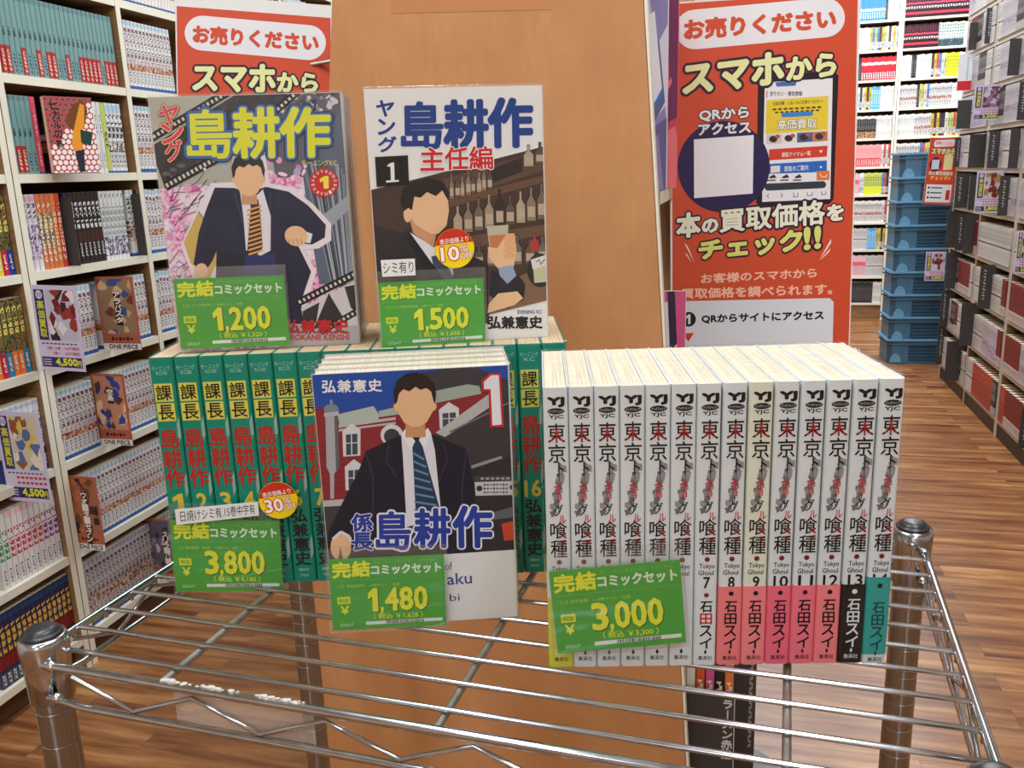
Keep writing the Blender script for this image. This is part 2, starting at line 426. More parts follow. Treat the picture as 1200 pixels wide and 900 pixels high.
# ---- seventeen teal volumes, spines to the front
KX, KY, KA = -.4137, .5376, 15.4
ck, sk = math.cos(math.radians(KA)), math.sin(math.radians(KA))
KW = .3055/17; KD = .122
GRN = ink(0, 138, 116); YEL = ink(220, 214, 92); DRED = ink(184, 40, 36); GOLD = ink(222, 196, 62); PALE = ink(170, 214, 204); SILV = ink(150, 176, 168)
KC = {1: 'KC43', 2: 'KC80', 3: 'KC100', 4: 'KC126', 5: 'KC143', 6: 'KC175', 7: 'KC19'}
def teal_spine(n):
    def f(mb):
        A = Art(mb, lambda p: (p[0]/1000, HB-p[1]/1000), clip=(0, 0, KW, HB)); c = KW*500-.6
        A.text('モーニング', (c-6.6, 6.2, c+6.8, 9.6), PALE, 1); A.text(KC.get(n, 'KC'), (c-3.6, 10.2, c+4.2, 13), PALE, 1)
        for ch, y in (('課', 19.5), ('長', 34.5)):
            A.poly([(c-6.6, y), (c+6.6, y), (c+6.6, y+13.8), (c-6.6, y+13.8)], YEL, 1); A.text(ch, (c-5.6, y+1.2, c+5.6, y+12.6), K, 2, .02)
        for ch, y in (('島', 54.5), ('耕', 70.5), ('作', 86)): A.text(ch, (c-6.6, y, c+6.8, y+14.6), DRED, 1, .05 if ch != '島' else .035)
        A.text(str(n), (c-(3.6 if n < 10 else 6), 106, c+(3.6 if n < 10 else 6), 119), GOLD, 1, .045)
        for ch, y in (('弘', 121.5), ('兼', 133.4), ('憲', 145.2), ('史', 157)): A.text(ch, (c-5.9, y, c+6.1, y+10.8), K, 1, .045)
        A.text('講談社', (c-4, 170.4, c+4, 172.8), PALE, 1); A.text('P503', (c-3, 175.4, c+3, 177.6), PALE, 1)
        for y in (48, 92, 146): A.poly([(KW*1000-3.2, y+3), (KW*1000-.9, y-3), (KW*1000-.9, y+12), (KW*1000-3.2, y+17)], SILV, .5)
    return f
for i in range(17):
    lab = 'teal comic volume with yellow title boxes, %s along its row from volume 1' % ords[i]
    if i == 0: lab = 'teal comic volume numbered 1, at the end of the teal row'
    elif i < 4: lab = 'teal comic volume numbered %d, above the 3,800 yen tag' % (i+1)
    elif i == 5: lab = 'teal comic volume numbered 6, beside the 3,800 yen tag'
    elif i == 6: lab = 'teal comic volume numbered 7, half hidden by the blue-sky cover'
    elif i == 16: lab = 'teal comic volume at the end of the teal row behind the white comics'
    volume('comic_book', lab, 'set of seventeen teal comics', rel(KX+ck*KW*i, KY+sk*KW*i, -.305), KA, KW-.0003, KD, GRN, teal_spine(i+1), pages='pages_tan')

# ---- face-out sets: cover art is laid out on the cover's own plane (coordinates of a sketch of each cover, y down)
SKIN = ink(232, 190, 148); SKIN2 = ink(206, 152, 112); NAVY = ink(30, 34, 62); HAIR = ink(34, 28, 30); SHIRT = ink(224, 226, 236)
def cover_art(corners, w, crop, draw, z0=0.):
    (ox, oy), k = crop
    full = [((x-ox)*k, (y-oy)*k) for x, y in corners]
    fn = homog(full, [(0, HB), (w, HB), (w, 0), (0, 0)])
    def f(mb): draw(Art(mb, fn, clip=(.0004, .0004, w-.0012, HB-.0004)))
    return f
def suit_head(A, c, rx, ry, hair, L, skin=SKIN):
    """plain generic head: neck, face oval, ear, hair cap"""
    A.poly([(c[0]-rx*.5, c[1]+ry*.5), (c[0]+rx*.5, c[1]+ry*.5), (c[0]+rx*.55, c[1]+ry*1.45), (c[0]-rx*.55, c[1]+ry*1.45)], SKIN2, L)
    A.oval((c[0]-rx*.98, c[1]+ry*.12), rx*.17, ry*.2, skin, L); A.oval((c[0]+rx*.98, c[1]+ry*.12), rx*.17, ry*.2, skin, L)
    A.poly([(c[0]-rx, c[1]-ry*.5), (c[0]-rx*.6, c[1]-ry), (c[0]+rx*.6, c[1]-ry), (c[0]+rx, c[1]-ry*.5), (c[0]+rx*.95, c[1]+ry*.35), (c[0]+rx*.6, c[1]+ry*.82),
            (c[0]+rx*.2, c[1]+ry), (c[0]-rx*.2, c[1]+ry), (c[0]-rx*.6, c[1]+ry*.82), (c[0]-rx*.95, c[1]+ry*.35)], skin, L+.4)
    A.poly([(c[0]+rx*p[0], c[1]+ry*p[1]) for p in hair], HAIR, L+.8)
HAIRCAP = [(-1.08, .05), (-1.16, -.5), (-.95, -1.0), (-.45, -1.28), (.1, -1.34), (.65, -1.2), (1.02, -.85), (1.14, -.4), (1.06, .05), (.96, -.2), (.88, -.5), (.62, -.66), (.3, -.58), (.05, -.72), (-.3, -.52), (-.62, -.62), (-.86, -.42), (-.95, -.1)]
t = NT('blossom_print', .38, 0, .4); v = t.coord()
BLOSSOM = t.color(t.mix(t.ramp(t.noise(v, 52, 2).outputs[0], [(.42, (0, 0, 0)), (.56, (255, 255, 255))]), t.ramp(t.noise(v, 330, 3).outputs[0], [(.3, (196, 78, 150)), (.42, (232, 140, 196)), (.52, (246, 206, 230)), (.64, (222, 120, 184))], True),
                      t.ramp(t.noise(v, 260, 2).outputs[0], [(.3, (150, 166, 196)), (.42, (236, 220, 234)), (.6, (244, 236, 242))], True)))
def film(A, a, b, w, L):
    A.line(a, b, w, ink(26, 24, 26), L); n = int(math.hypot(b[0]-a[0], b[1]-a[1])/15)
    dx, dy = (b[0]-a[0])/n, (b[1]-a[1])/n; d = math.hypot(dx, dy); ux, uy = dx/d, dy/d
    for k in range(n):
        x, y = a[0]+dx*(k+.5), a[1]+dy*(k+.5); A.line((x-ux*4, y-uy*4), (x+ux*4, y+uy*4), w*.42, ink(206, 204, 196), L+.3)
def draw_pink(A):                                   # crop (170,90), 2.727: blossom cover
    r = random.Random(5)
    A.poly([(20, 30), (700, 30), (700, 880), (40, 880)], BLOSSOM, 1)
    A.poly([(20, 30), (700, 30), (700, 270), (420, 300), (60, 330)], ink(176, 178, 164), 1.3)
    A.poly([(400, 30), (700, 30), (700, 300), (430, 300)], ink(96, 96, 108), 1.4)
    for k in range(60):
        x, y = r.uniform(390, 660), r.uniform(40, 110); A.oval((x, y), r.uniform(3, 14), r.uniform(3, 10), ink(*r.choice([(60, 60, 72), (140, 140, 150), (206, 206, 210), (84, 80, 96)])), 1.5+.004*k, 8, r.uniform(0, 90))
    A.poly([(510, 250), (690, 40), (700, 660), (560, 640), (530, 430)], ink(92, 104, 122), 1.8)
    for k in range(26):
        q = k/25; x = 520+q*160
        A.line((x, 260+q*20+r.uniform(-20, 20)), (600+q*80, 640), r.uniform(1.5, 5), ink(*r.choice([(60, 72, 92), (140, 152, 166), (44, 52, 70), (176, 184, 190)])), 1.9+.002*k)
    A.poly([(560, 430), (690, 330), (690, 370), (575, 480)], ink(158, 166, 176), 2.05)
    A.poly([(44, 200), (330, 40), (480, 50), (300, 230), (84, 330)], ink(52, 50, 52), 2)
    for k in range(30):
        x = r.uniform(90, 330); A.oval((x, 285-(x-90)*.55+r.uniform(-34, 34)), r.uniform(4, 16), r.uniform(3, 9), ink(*r.choice([(70, 70, 72), (92, 92, 90), (38, 36, 40)])), 2.1+.003*k, 8)
    film(A, (40, 178), (330, 20), 26, 2.4); film(A, (84, 322), (300, 212), 30, 2.4); film(A, (300, 212), (520, 30), 22, 2.4)
    for k in range(60):
        if k % 3: x, y = r.uniform(75, 320), r.uniform(260, 650)
        else: x, y = r.uniform(400, 525), r.uniform(245, 330)
        if x > 250 and y > 330 and x < 330: continue
        if x < 200 and y < 330-(x-60)*.5: continue
        A.oval((x, y), r.uniform(5, 17), r.uniform(4, 12), ink(*r.choice([(232, 164, 204), (216, 118, 178), (244, 214, 232), (228, 148, 196), (168, 178, 206)])), 2.6+.002*k, 7, r.uniform(0, 180))
    for k in range(22):
        x, y = r.uniform(80, 200), r.uniform(320, 620); A.lines([(x, y), (x+r.uniform(8, 26), y-r.uniform(5, 26)), (x+r.uniform(30, 60), y-r.uniform(20, 60))], 2.2, ink(74, 46, 66), 3.1+.002*k)
    for x, y in ((110, 610), (140, 632), (176, 614), (120, 650)): A.poly([(x-11, y-6), (x, y), (x+11, y-7), (x+2, y+8)], ink(40, 26, 36), 3.2)
    A.poly([(300, 232), (402, 232), (412, 318), (480, 330), (545, 384), (600, 446), (600, 500), (560, 525), (512, 528), (552, 600), (520, 700), (500, 760), (480, 690), (180, 690), (122, 510), (190, 380), (228, 314), (296, 312)], ink(234, 226, 234), 3.3)   # pale glow round the figure
    A.poly([(185, 402), (132, 500), (150, 566), (205, 630), (262, 515)], ink(206, 176, 96), 3.4); A.line((185, 402), (262, 515), 3, ink(120, 96, 50), 3.5)
    A.poly([(345, 345), (300, 330), (240, 328), (208, 400), (182, 470), (160, 572), (196, 598), (222, 560), (236, 530), (226, 660), (232, 820), (520, 820), (500, 700), (535, 600), (498, 520), (482, 505), (540, 512), (580, 490), (584, 450), (530, 388), (470, 344), (400, 328)], NAVY, 3.8)
    A.poly([(236, 530), (330, 545), (300, 600), (232, 690)], ink(24, 28, 50), 3.9); A.poly([(330, 545), (420, 540), (440, 690), (300, 690)], ink(36, 46, 104), 3.95)
    A.line((300, 345), (332, 470), 2.5, ink(64, 72, 112), 4); A.line((412, 345), (410, 470), 2.5, ink(64, 72, 112), 4)
    A.poly([(318, 338), (352, 372), (390, 336), (412, 420), (408, 530), (376, 546), (330, 528), (326, 420)], SHIRT, 4.2)
    A.poly([(345, 368), (374, 366), (378, 388), (384, 520), (362, 546), (334, 530), (350, 390)], ink(52, 46, 50), 4.5)
    for k in range(11): A.line((338, 402+k*14), (384, 388+k*14), 6, ink(226, 164, 92), 4.7)
    A.oval((490, 484), 36, 32, SKIN, 4.6, rot=15)
    for k in range(4): A.line((464+k*13, 492), (470+k*13, 512), 1.6, ink(130, 84, 58), 4.8)
    A.poly([(520, 470), (542, 478), (534, 508), (514, 504)], SHIRT, 4.5); A.oval((182, 598), 22, 30, SKIN, 4.6, rot=20)
    suit_head(A, (347, 298), 45, 58, HAIRCAP, 5)
    film(A, (490, 702), (690, 600), 26, 4.2); A.poly([(500, 720), (690, 620), (700, 790), (520, 800)], ink(206, 204, 206), 4.1)
    A.poly([(430, 770), (700, 780), (700, 900), (430, 900)], ink(176, 170, 172), 4.12)
    for P in ([(505, 730), (560, 700), (548, 770), (510, 780)], [(590, 670), (640, 760), (540, 790)], [(640, 650), (690, 640), (690, 740), (660, 720)]): A.poly(P, ink(48, 42, 50), 4.15)
    film(A, (560, 800), (700, 720), 22, 4.3)
    for ch, q in (('ヤ', ((78, 78), (138, 70), (142, 130), (84, 136))), ('ン', ((82, 132), (148, 128), (150, 186), (86, 190))), ('グ', ((90, 186), (142, 180), (146, 240), (94, 246)))):
        A.text(ch, q, ink(60, 34, 26), 5.2, .14); A.text(ch, q, ink(240, 208, 130), 5.5, .10); A.text(ch, q, ink(214, 66, 106), 5.8, .045)
    for ch, q in (('島', (162, 92, 298, 236)), ('耕', (306, 90, 444, 236)), ('作', (452, 92, 598, 236))):
        A.text(ch, q, ink(24, 40, 74), 5.2, .16); A.text(ch, q, ink(58, 106, 172), 5.6, .125); A.text(ch, q, ink(222, 226, 52), 6, .06 if ch != '島' else .035)
    A.text('モーニングKC', (512, 248, 620, 266), ink(206, 206, 96), 5.2, .03)
    A.oval((580, 318), 45, 45, RED, 5.2, 36); A.oval((580, 318), 25, 25, ink(206, 44, 40), 5.4); A.text('1', (570, 300, 592, 334), ink(240, 226, 70), 5.6, .09)
    for k, ch in enumerate('YOUNGSHIMAKOSAKU'):
        a = math.radians(-100+k*22.5); ux, uy = math.cos(a), math.sin(a); cx, cy = 580+35*ux, 318+35*uy; px, py = -uy, ux
        g = lambda i, j: (cx+px*i+ux*j, cy+py*i+uy*j)
        A.text(ch, (g(-3.6, 4.5), g(3.6, 4.5), g(3.6, -4.5), g(-3.6, -4.5)), ink(244, 232, 224), 5.6, .03)
    for k, ch in enumerate('弘兼憲史'): A.text(ch, (446+k*52.5, 758, 494+k*52.5, 804), ink(60, 18, 22), 5.2, .07); A.text(ch, (446+k*52.5, 758, 494+k*52.5, 804), ink(200, 36, 44), 5.5, .03)
    A.text('HIROKANE KENSHI', (440, 808, 654, 827), ink(60, 18, 22), 5.2, .05); A.text('HIROKANE KENSHI', (440, 808, 654, 827), ink(206, 70, 70), 5.5, .015)
def bottle(A, x, y, w, h, c, L, lab=True):
    m = ink(*c)
    A.poly([(x, y), (x, y-h*.55), (x+w*.1, y-h*.65), (x+w*.36, y-h*.76), (x+w*.36, y-h), (x+w*.64, y-h), (x+w*.64, y-h*.76), (x+w*.9, y-h*.65), (x+w, y-h*.55), (x+w, y)], ink(40, 32, 30), L)
    A.poly([(x+2, y-1), (x+2, y-h*.54), (x+w*.4, y-h*.73), (x+w*.4, y-h*.97), (x+w*.6, y-h*.97), (x+w*.6, y-h*.73), (x+w-2, y-h*.54), (x+w-2, y-1)], m, L+.1)
    if lab: A.poly([(x+w*.14, y-h*.12), (x+w*.14, y-h*.42), (x+w*.86, y-h*.42), (x+w*.86, y-h*.12)], ink(186, 168, 146), L+.2)
def draw_bar(A):                                    # crop (410,90), 2.727: bar cover
    r = random.Random(9)
    A.poly([(72, 362), (195, 334), (640, 226), (640, 716), (430, 766), (95, 800)], ink(70, 54, 48), 1)
    A.poly([(300, 330), (640, 238), (640, 300), (320, 400)], ink(92, 72, 62), 1.2); A.poly([(455, 300), (556, 262), (552, 310), (458, 344)], ink(50, 42, 40), 1.35)
    A.poly([(320, 396), (640, 318), (640, 340), (322, 420)], ink(104, 76, 58), 1.4); A.poly([(330, 520), (640, 476), (640, 508), (330, 560)], ink(104, 78, 60), 1.4)
    cs = [(140, 120, 104), (176, 158, 138), (96, 82, 74), (52, 46, 48), (160, 140, 118), (112, 100, 92)]
    for k in range(8): bottle(A, 322+k*17, 394-k*4, 16+k % 2*3, 84-k % 3*9, cs[(k*2) % 6], 1.6+.03*k)
    for k in range(9): bottle(A, 332+k*33, 506-k*5.5, 31, 92+(k*37) % 30, cs[(k*5+1) % 6], 1.9+.03*k)
    for k in range(2): bottle(A, 556+k*36, 294-k*8, 34, 70, cs[k+1], 1.6+.03*k)
    for k in range(6): bottle(A, 395+k*40, 612-k*2, 34, 76+(k*29) % 22, cs[(k*3+2) % 6], 2.2+.03*k)
    bottle(A, 572, 566, 30, 62, (170, 60, 54), 2.4, False)
    A.poly([(400, 700), (640, 600), (640, 716), (430, 766)], ink(128, 98, 76), 2.5)
    A.oval((602, 624), 40, 54, ink(42, 42, 40), 2.7); A.poly([(580, 590), (640, 584), (640, 660), (584, 664)], ink(196, 196, 160), 2.8); A.poly([(574, 590), (626, 574), (632, 604), (580, 622)], ink(222, 220, 220), 2.9)
    A.lines([(590, 598), (600, 590), (606, 606), (618, 588)], 2.5, K, 3.0)
    A.poly([(72, 470), (170, 500), (205, 480), (320, 540), (440, 600), (440, 790), (90, 800)], ink(46, 42, 48), 3)
    A.poly([(196, 498), (232, 560), (300, 640), (330, 660), (330, 560), (270, 545)], SHIRT, 3.2); A.poly([(262, 576), (292, 570), (330, 640), (330, 700), (280, 660)], ink(66, 80, 108), 3.4)
    A.poly([(196, 498), (184, 520), (250, 640), (300, 700), (300, 650)], ink(28, 26, 34), 3.5)
    A.poly([(190, 430), (206, 500), (270, 548), (280, 500)], SKIN2, 3.5)
    A.oval((190, 440), 13, 26, SKIN, 3.7); A.poly([(188, 372), (316, 366), (320, 430), (312, 478), (286, 504), (262, 504), (214, 474), (194, 440)], SKIN, 3.8)
    A.poly([(168, 400), (176, 360), (214, 334), (262, 326), (304, 340), (322, 372), (318, 398), (300, 366), (280, 384), (252, 370), (232, 388), (212, 384), (204, 428), (192, 420), (180, 430)], HAIR, 4.2)
    A.poly([(440, 548), (442, 580), (470, 616), (520, 612), (530, 560), (524, 506), (500, 506), (470, 552)], SKIN, 4)
    for k in range(4): A.oval((508, 520+k*19), 20, 10, ink(226, 174, 128), 4.2+.05*k, rot=-12)
    A.poly([(438, 482), (506, 478), (500, 556), (446, 558)], ink(190, 186, 164), 3.9); A.poly([(444, 512), (500, 508), (496, 552), (449, 554)], ink(200, 122, 84), 3.95)
    A.poly([(472, 614), (516, 606), (528, 640), (500, 666), (476, 640)], ink(150, 164, 196), 4.1); A.poly([(452, 620), (476, 632), (500, 664), (530, 632), (556, 668), (550, 716), (500, 744), (440, 700)], ink(40, 38, 48), 4.0)
    A.poly([(436, 758), (440, 730), (470, 696), (530, 690), (548, 712), (520, 734)], SKIN, 4.4)
    BL = ink(30, 66, 142)
    for ch, q in (('ヤ', (98, 76, 152, 126)), ('ン', (102, 136, 154, 184)), ('グ', (102, 192, 158, 240))): A.text(ch, q, BL, 1, .05)
    for ch, q in (('島', (176, 84, 304, 230)), ('耕', (312, 82, 444, 230)), ('作', (452, 78, 584, 228))): A.text(ch, q, BL, 1.6, .07 if ch != '島' else .045)
    for k, ch in enumerate('主任編'): q = (234+k*77, 230-k*1, 306+k*77, 301-k*1); A.text(ch, q, ink(236, 236, 232), 4.6, .09); A.text(ch, q, ink(204, 36, 48), 4.9, .035)
    A.poly([(90, 256), (194, 252), (196, 346), (94, 352)], ink(22, 20, 22), 4.6); W_ = ink(236, 236, 236); A.poly([(138, 276), (150, 274), (151, 332), (139, 333)], W_, 4.8); A.poly([(126, 286), (138, 276), (139, 288)], W_, 4.8); A.line((124, 335), (164, 333), 6, W_, 4.8)
    A.text('EVENING KC', (530, 750, 606, 762), ink(60, 80, 130), 1.5, .03)
    for k, ch in enumerate('弘兼憲史'): A.text(ch, (436+k*43.5, 770, 476+k*43.5, 808), ink(30, 28, 30), 1.6, .06)
def draw_sky(A):                                    # crop (380,420), 3.75: station cover
    A.poly([(-60, -40), (900, -40), (900, 1300), (-60, 1300)], ink(26, 78, 168), 1)
    BR = ink(138, 44, 50); BR2 = ink(96, 30, 38); ST = ink(186, 188, 192); STD = ink(96, 100, 108); WN = ink(214, 216, 220)
    A.poly([(-60, 210), (30, 205), (90, 230), (240, 200), (262, 240), (330, 190), (500, 140), (640, 100), (840, 200), (840, 900), (-60, 900)], BR, 1.3)
    A.poly([(420, 60), (640, 20), (860, 110), (860, 260), (690, 120), (500, 140)], ink(62, 60, 66), 1.5)
    A.poly([(80, 236), (235, 200), (258, 236), (256, 262), (88, 282)], ink(176, 196, 186), 1.6); A.poly([(258, 222), (360, 200), (360, 236), (258, 250)], ink(166, 184, 176), 1.6)
    A.poly([(500, 136), (640, 108), (690, 116), (700, 150), (500, 190)], ink(160, 176, 164), 1.6)
    A.poly([(84, 282), (330, 250), (330, 262), (84, 296)], ST, 1.7); A.poly([(84, 302), (330, 272), (330, 280), (84, 312)], ST, 1.7)
    A.poly([(-60, 625), (150, 610), (150, 640), (-60, 650)], ST, 1.7); A.poly([(-60, 650), (160, 640), (160, 900), (-60, 900)], ink(66, 62, 66), 1.7)
    for x, y, w, h in ((108, 310, 62, 110), (116, 470, 62, 100), (524, 220, 70, 80)):
        A.poly([(x-8, y), (x+w/2, y-34), (x+w+8, y-6), (x+w+6, y+h), (x-6, y+h+4)], WN, 1.9); A.poly([(x+7, y+16), (x+w-6, y+12), (x+w-6, y+h-6), (x+7, y+h-2)], ink(60, 74, 92), 2.0)
        A.line((x+w/2, y+12), (x+w/2, y+h-4), 5, WN, 2.1); A.line((x+6, y+h*.5), (x+w-6, y+h*.48), 4, WN, 2.1)
    A.oval((312, 330), 48, 48, WN, 1.9); A.oval((312, 336), 34, 34, ink(56, 60, 72), 2.0)
    for k in range(7): A.line((-20, 420+k*26), (160, 404+k*26), 2, BR2, 1.75)
    A.poly([(28, 236), (80, 230), (86, 470), (62, 500), (60, 610), (44, 612), (44, 500), (30, 470)], ink(170, 176, 184), 2.2); A.poly([(66, 232), (80, 230), (86, 470), (70, 488)], STD, 2.3)
    A.oval((54, 212), 32, 24, ink(126, 140, 150), 2.4); A.poly([(50, 170), (58, 170), (60, 200), (48, 200)], ink(150, 162, 170), 2.4); A.poly([(22, 228), (86, 222), (86, 240), (24, 246)], ST, 2.5)
    A.poly([(490, 330), (740, 150), (860, 120), (860, 520), (640, 520)], ink(58, 56, 60), 2.2); A.poly([(500, 322), (732, 152), (736, 210), (540, 342)], ink(184, 186, 184), 2.4); A.line((560, 320), (840, 180), 8, ink(110, 112, 114), 2.5)
    A.poly([(650, 470), (780, 428), (784, 440), (652, 484)], ink(150, 150, 150), 2.5); A.poly([(640, 480), (860, 420), (860, 900), (640, 900)], ink(46, 44, 48), 2.3)
    A.poly([(660, 516), (834, 516), (834, 606), (664, 606)], ink(66, 64, 66), 2.6); [A.line((690+k*22, 529), (704+k*22, 528), 9, ink(170, 170, 170), 2.8) for k in range(6)]
    A.poly([(664, 544), (832, 540), (832, 602), (668, 604)], ink(196, 198, 200), 2.8)
    for k in range(3):
        for j in range(8): A.line((702+j*13.5, 556+k*17), (711+j*13.5, 556+k*17), 9-j % 3*2, ink(70, 70, 74), 3)
    A.oval((684, 572), 13, 13, ink(50, 50, 54), 3); A.oval((824, 568), 11, 11, ink(50, 50, 54), 3)
    A.poly([(740, 680), (840, 650), (840, 700), (744, 712)], ink(96, 100, 108), 2.8); A.poly([(776, 730), (840, 716), (840, 800), (786, 806)], ink(206, 74, 54), 2.8)
    SU = ink(22, 26, 44)
    A.poly([(-10, 960), (40, 740), (110, 600), (170, 480), (200, 400), (350, 330), (490, 330), (632, 396), (660, 560), (670, 760), (690, 960)], SU, 3.2)
    A.lines([(200, 410), (230, 520), (226, 680), (110, 780)], 3, ink(54, 66, 104), 3.5); A.lines([(632, 400), (610, 560), (606, 760)], 3, ink(54, 66, 104), 3.5)
    A.lines([(300, 370), (285, 440), (330, 520)], 3, ink(58, 64, 92), 3.5); A.lines([(530, 370), (552, 440), (510, 540)], 3, ink(58, 64, 92), 3.5)
    A.poly([(352, 328), (410, 366), (480, 322), (496, 400), (520, 700), (370, 740), (358, 420)], SHIRT, 3.6)
    A.poly([(398, 356), (440, 352), (446, 392), (518, 680), (410, 700), (400, 400)], ink(28, 58, 92), 3.8)
    for k in range(9): A.line((404, 412+k*36), (450+k*8, 440+k*34), 9, ink(96, 142, 168), 4.0)
    A.poly([(352, 328), (372, 300), (412, 358), (392, 400)], ink(236, 238, 244), 4.2); A.poly([(480, 322), (466, 298), (428, 352), (452, 398)], ink(236, 238, 244), 4.2)
    suit_head(A, (414, 190), 80, 104, HAIRCAP, 4.6)
    A.oval((86, 826), 44, 62, SKIN, 4.2); A.lines([(52, 790), (88, 758), (124, 780), (128, 800)], 12, SHIRT, 4.4)
    A.poly([(74, 880), (84, 820), (94, 880)], ink(120, 80, 64), 4.4)
    for k, ch in enumerate('弘兼憲史'): q = (16+k*66, 84-k*1, 74+k*66, 138-k*1); A.text(ch, q, ink(236, 238, 242), 1.8, .04)
    A.poly([(700, 92), (738, 58), (784, 58), (794, 298), (734, 302), (730, 140), (702, 140)], RED, 5.0); A.poly([(710, 98), (742, 68), (775, 68), (784, 288), (744, 292), (739, 130), (711, 130)], ink(232, 234, 238), 5.3)
    BL = ink(34, 62, 158)
    for ch, q in (('係', (134, 680, 222, 756)), ('長', (134, 764, 222, 840)), ('島', (240, 672, 384, 838)), ('耕', (404, 662, 552, 830)), ('作', (572, 652, 732, 830))):
        A.text(ch, q, ink(232, 236, 246), 5.6, .12); A.text(ch, q, BL, 6.0, .06 if ch != '島' else .04)

Y1 = (rel(-.4004, .5574, -.123), 19.6, .1335); Y2 = (rel(-.2534, .5925, -.123), 22.5, .1265); KE = (rel(-.2641, .5001, -.305), 18.5, .1285)
P1 = [(187, 108), (403, 107), (423, 398), (206, 409)]; P2 = [(431, 104), (638, 103), (640, 396), (447, 406)]; P3 = [(372, 435), (599, 426), (604.5, 725), (394, 738)]
sets = (
 (Y1, ink(206, 206, 198), cover_art(P1, Y1[2], ((170, 90), 2.727), draw_pink), 'shrink-wrapped set with the blossom cover', 'set with the blossom cover', 'front comic volume with pink blossom cover and yellow title, standing on the teal row', .0172, None, ink(150, 152, 160)),
 (Y2, ink(232, 234, 234), cover_art(P2, Y2[2], ((410, 90), 2.727), draw_bar), 'shrink-wrapped set with the bar cover', 'set with the bar cover', 'front comic volume with white cover, bar picture and blue title, standing on the teal row', .0165, None, ink(228, 228, 226)),
 (KE, ink(214, 216, 214), cover_art(P3, KE[2], ((380, 420), 3.75), draw_sky), 'shrink-wrapped set with the blue-sky cover', 'set with the blue-sky cover', 'front comic volume with blue sky and red-brick station cover, before the teal row', .0160, True, ink(206, 206, 200)),
)
for (loc, yaw, w), cm, art, grp, short, lab, th, bd, c2 in sets:
    a = math.radians(yaw)
    for k in range(4):
        p = (loc[0]-math.sin(a)*th*k, loc[1]+math.cos(a)*th*k, loc[2])
        band = None
        if bd:
            def ba(bb, k=k):
                if k: return
                A = Art(bb, lambda p: (p[0]/1000, p[1]/1000), y0=-.0004)
                A.text('of', (79, 45, 84, 39), ink(64, 74, 120), 1); A.text('aku', (80, 36.5, 97, 28), ink(50, 70, 140), 1, .01); A.text('bi', (81, 21, 88, 15.5), ink(64, 74, 120), 1)
            band = (.0005, .051, ink(226, 228, 232), ba)
        volume('comic_book', lab if not k else '%s comic volume behind the front cover of the %s' % (ords[k], short), grp, p, yaw, th-.0003, w, cm if not k else c2,
               art if not k else None, left=True, band=band, pages='pages_white')
# ---- film round each set
def wrap(label, loc, yaw, w, d, h=HB):
    mb = MB(); g = .0016; n = 6
    mb.box((-g, -g, .0005), (w+g, d+g, h+g), M['wrap'])
    o = mb.build('shrink_wrap', None, loc, (0, 0, math.radians(yaw))); bevel(o, .0022, 2)
    return tag(o, label, 'plastic wrap', 'clear shrink films')
wrap('clear shrink film around the row of white comics', rel(TGX, TGY, -.305), TGA, .2095, TD)
wrap('clear shrink film around the row of teal comics', rel(KX, KY, -.305), KA, .3055, KD)
for (loc, yaw, w), _, _, grp, short, _, th, _, _ in sets: wrap('clear shrink film around the %s' % short, loc, yaw, w, th*4)

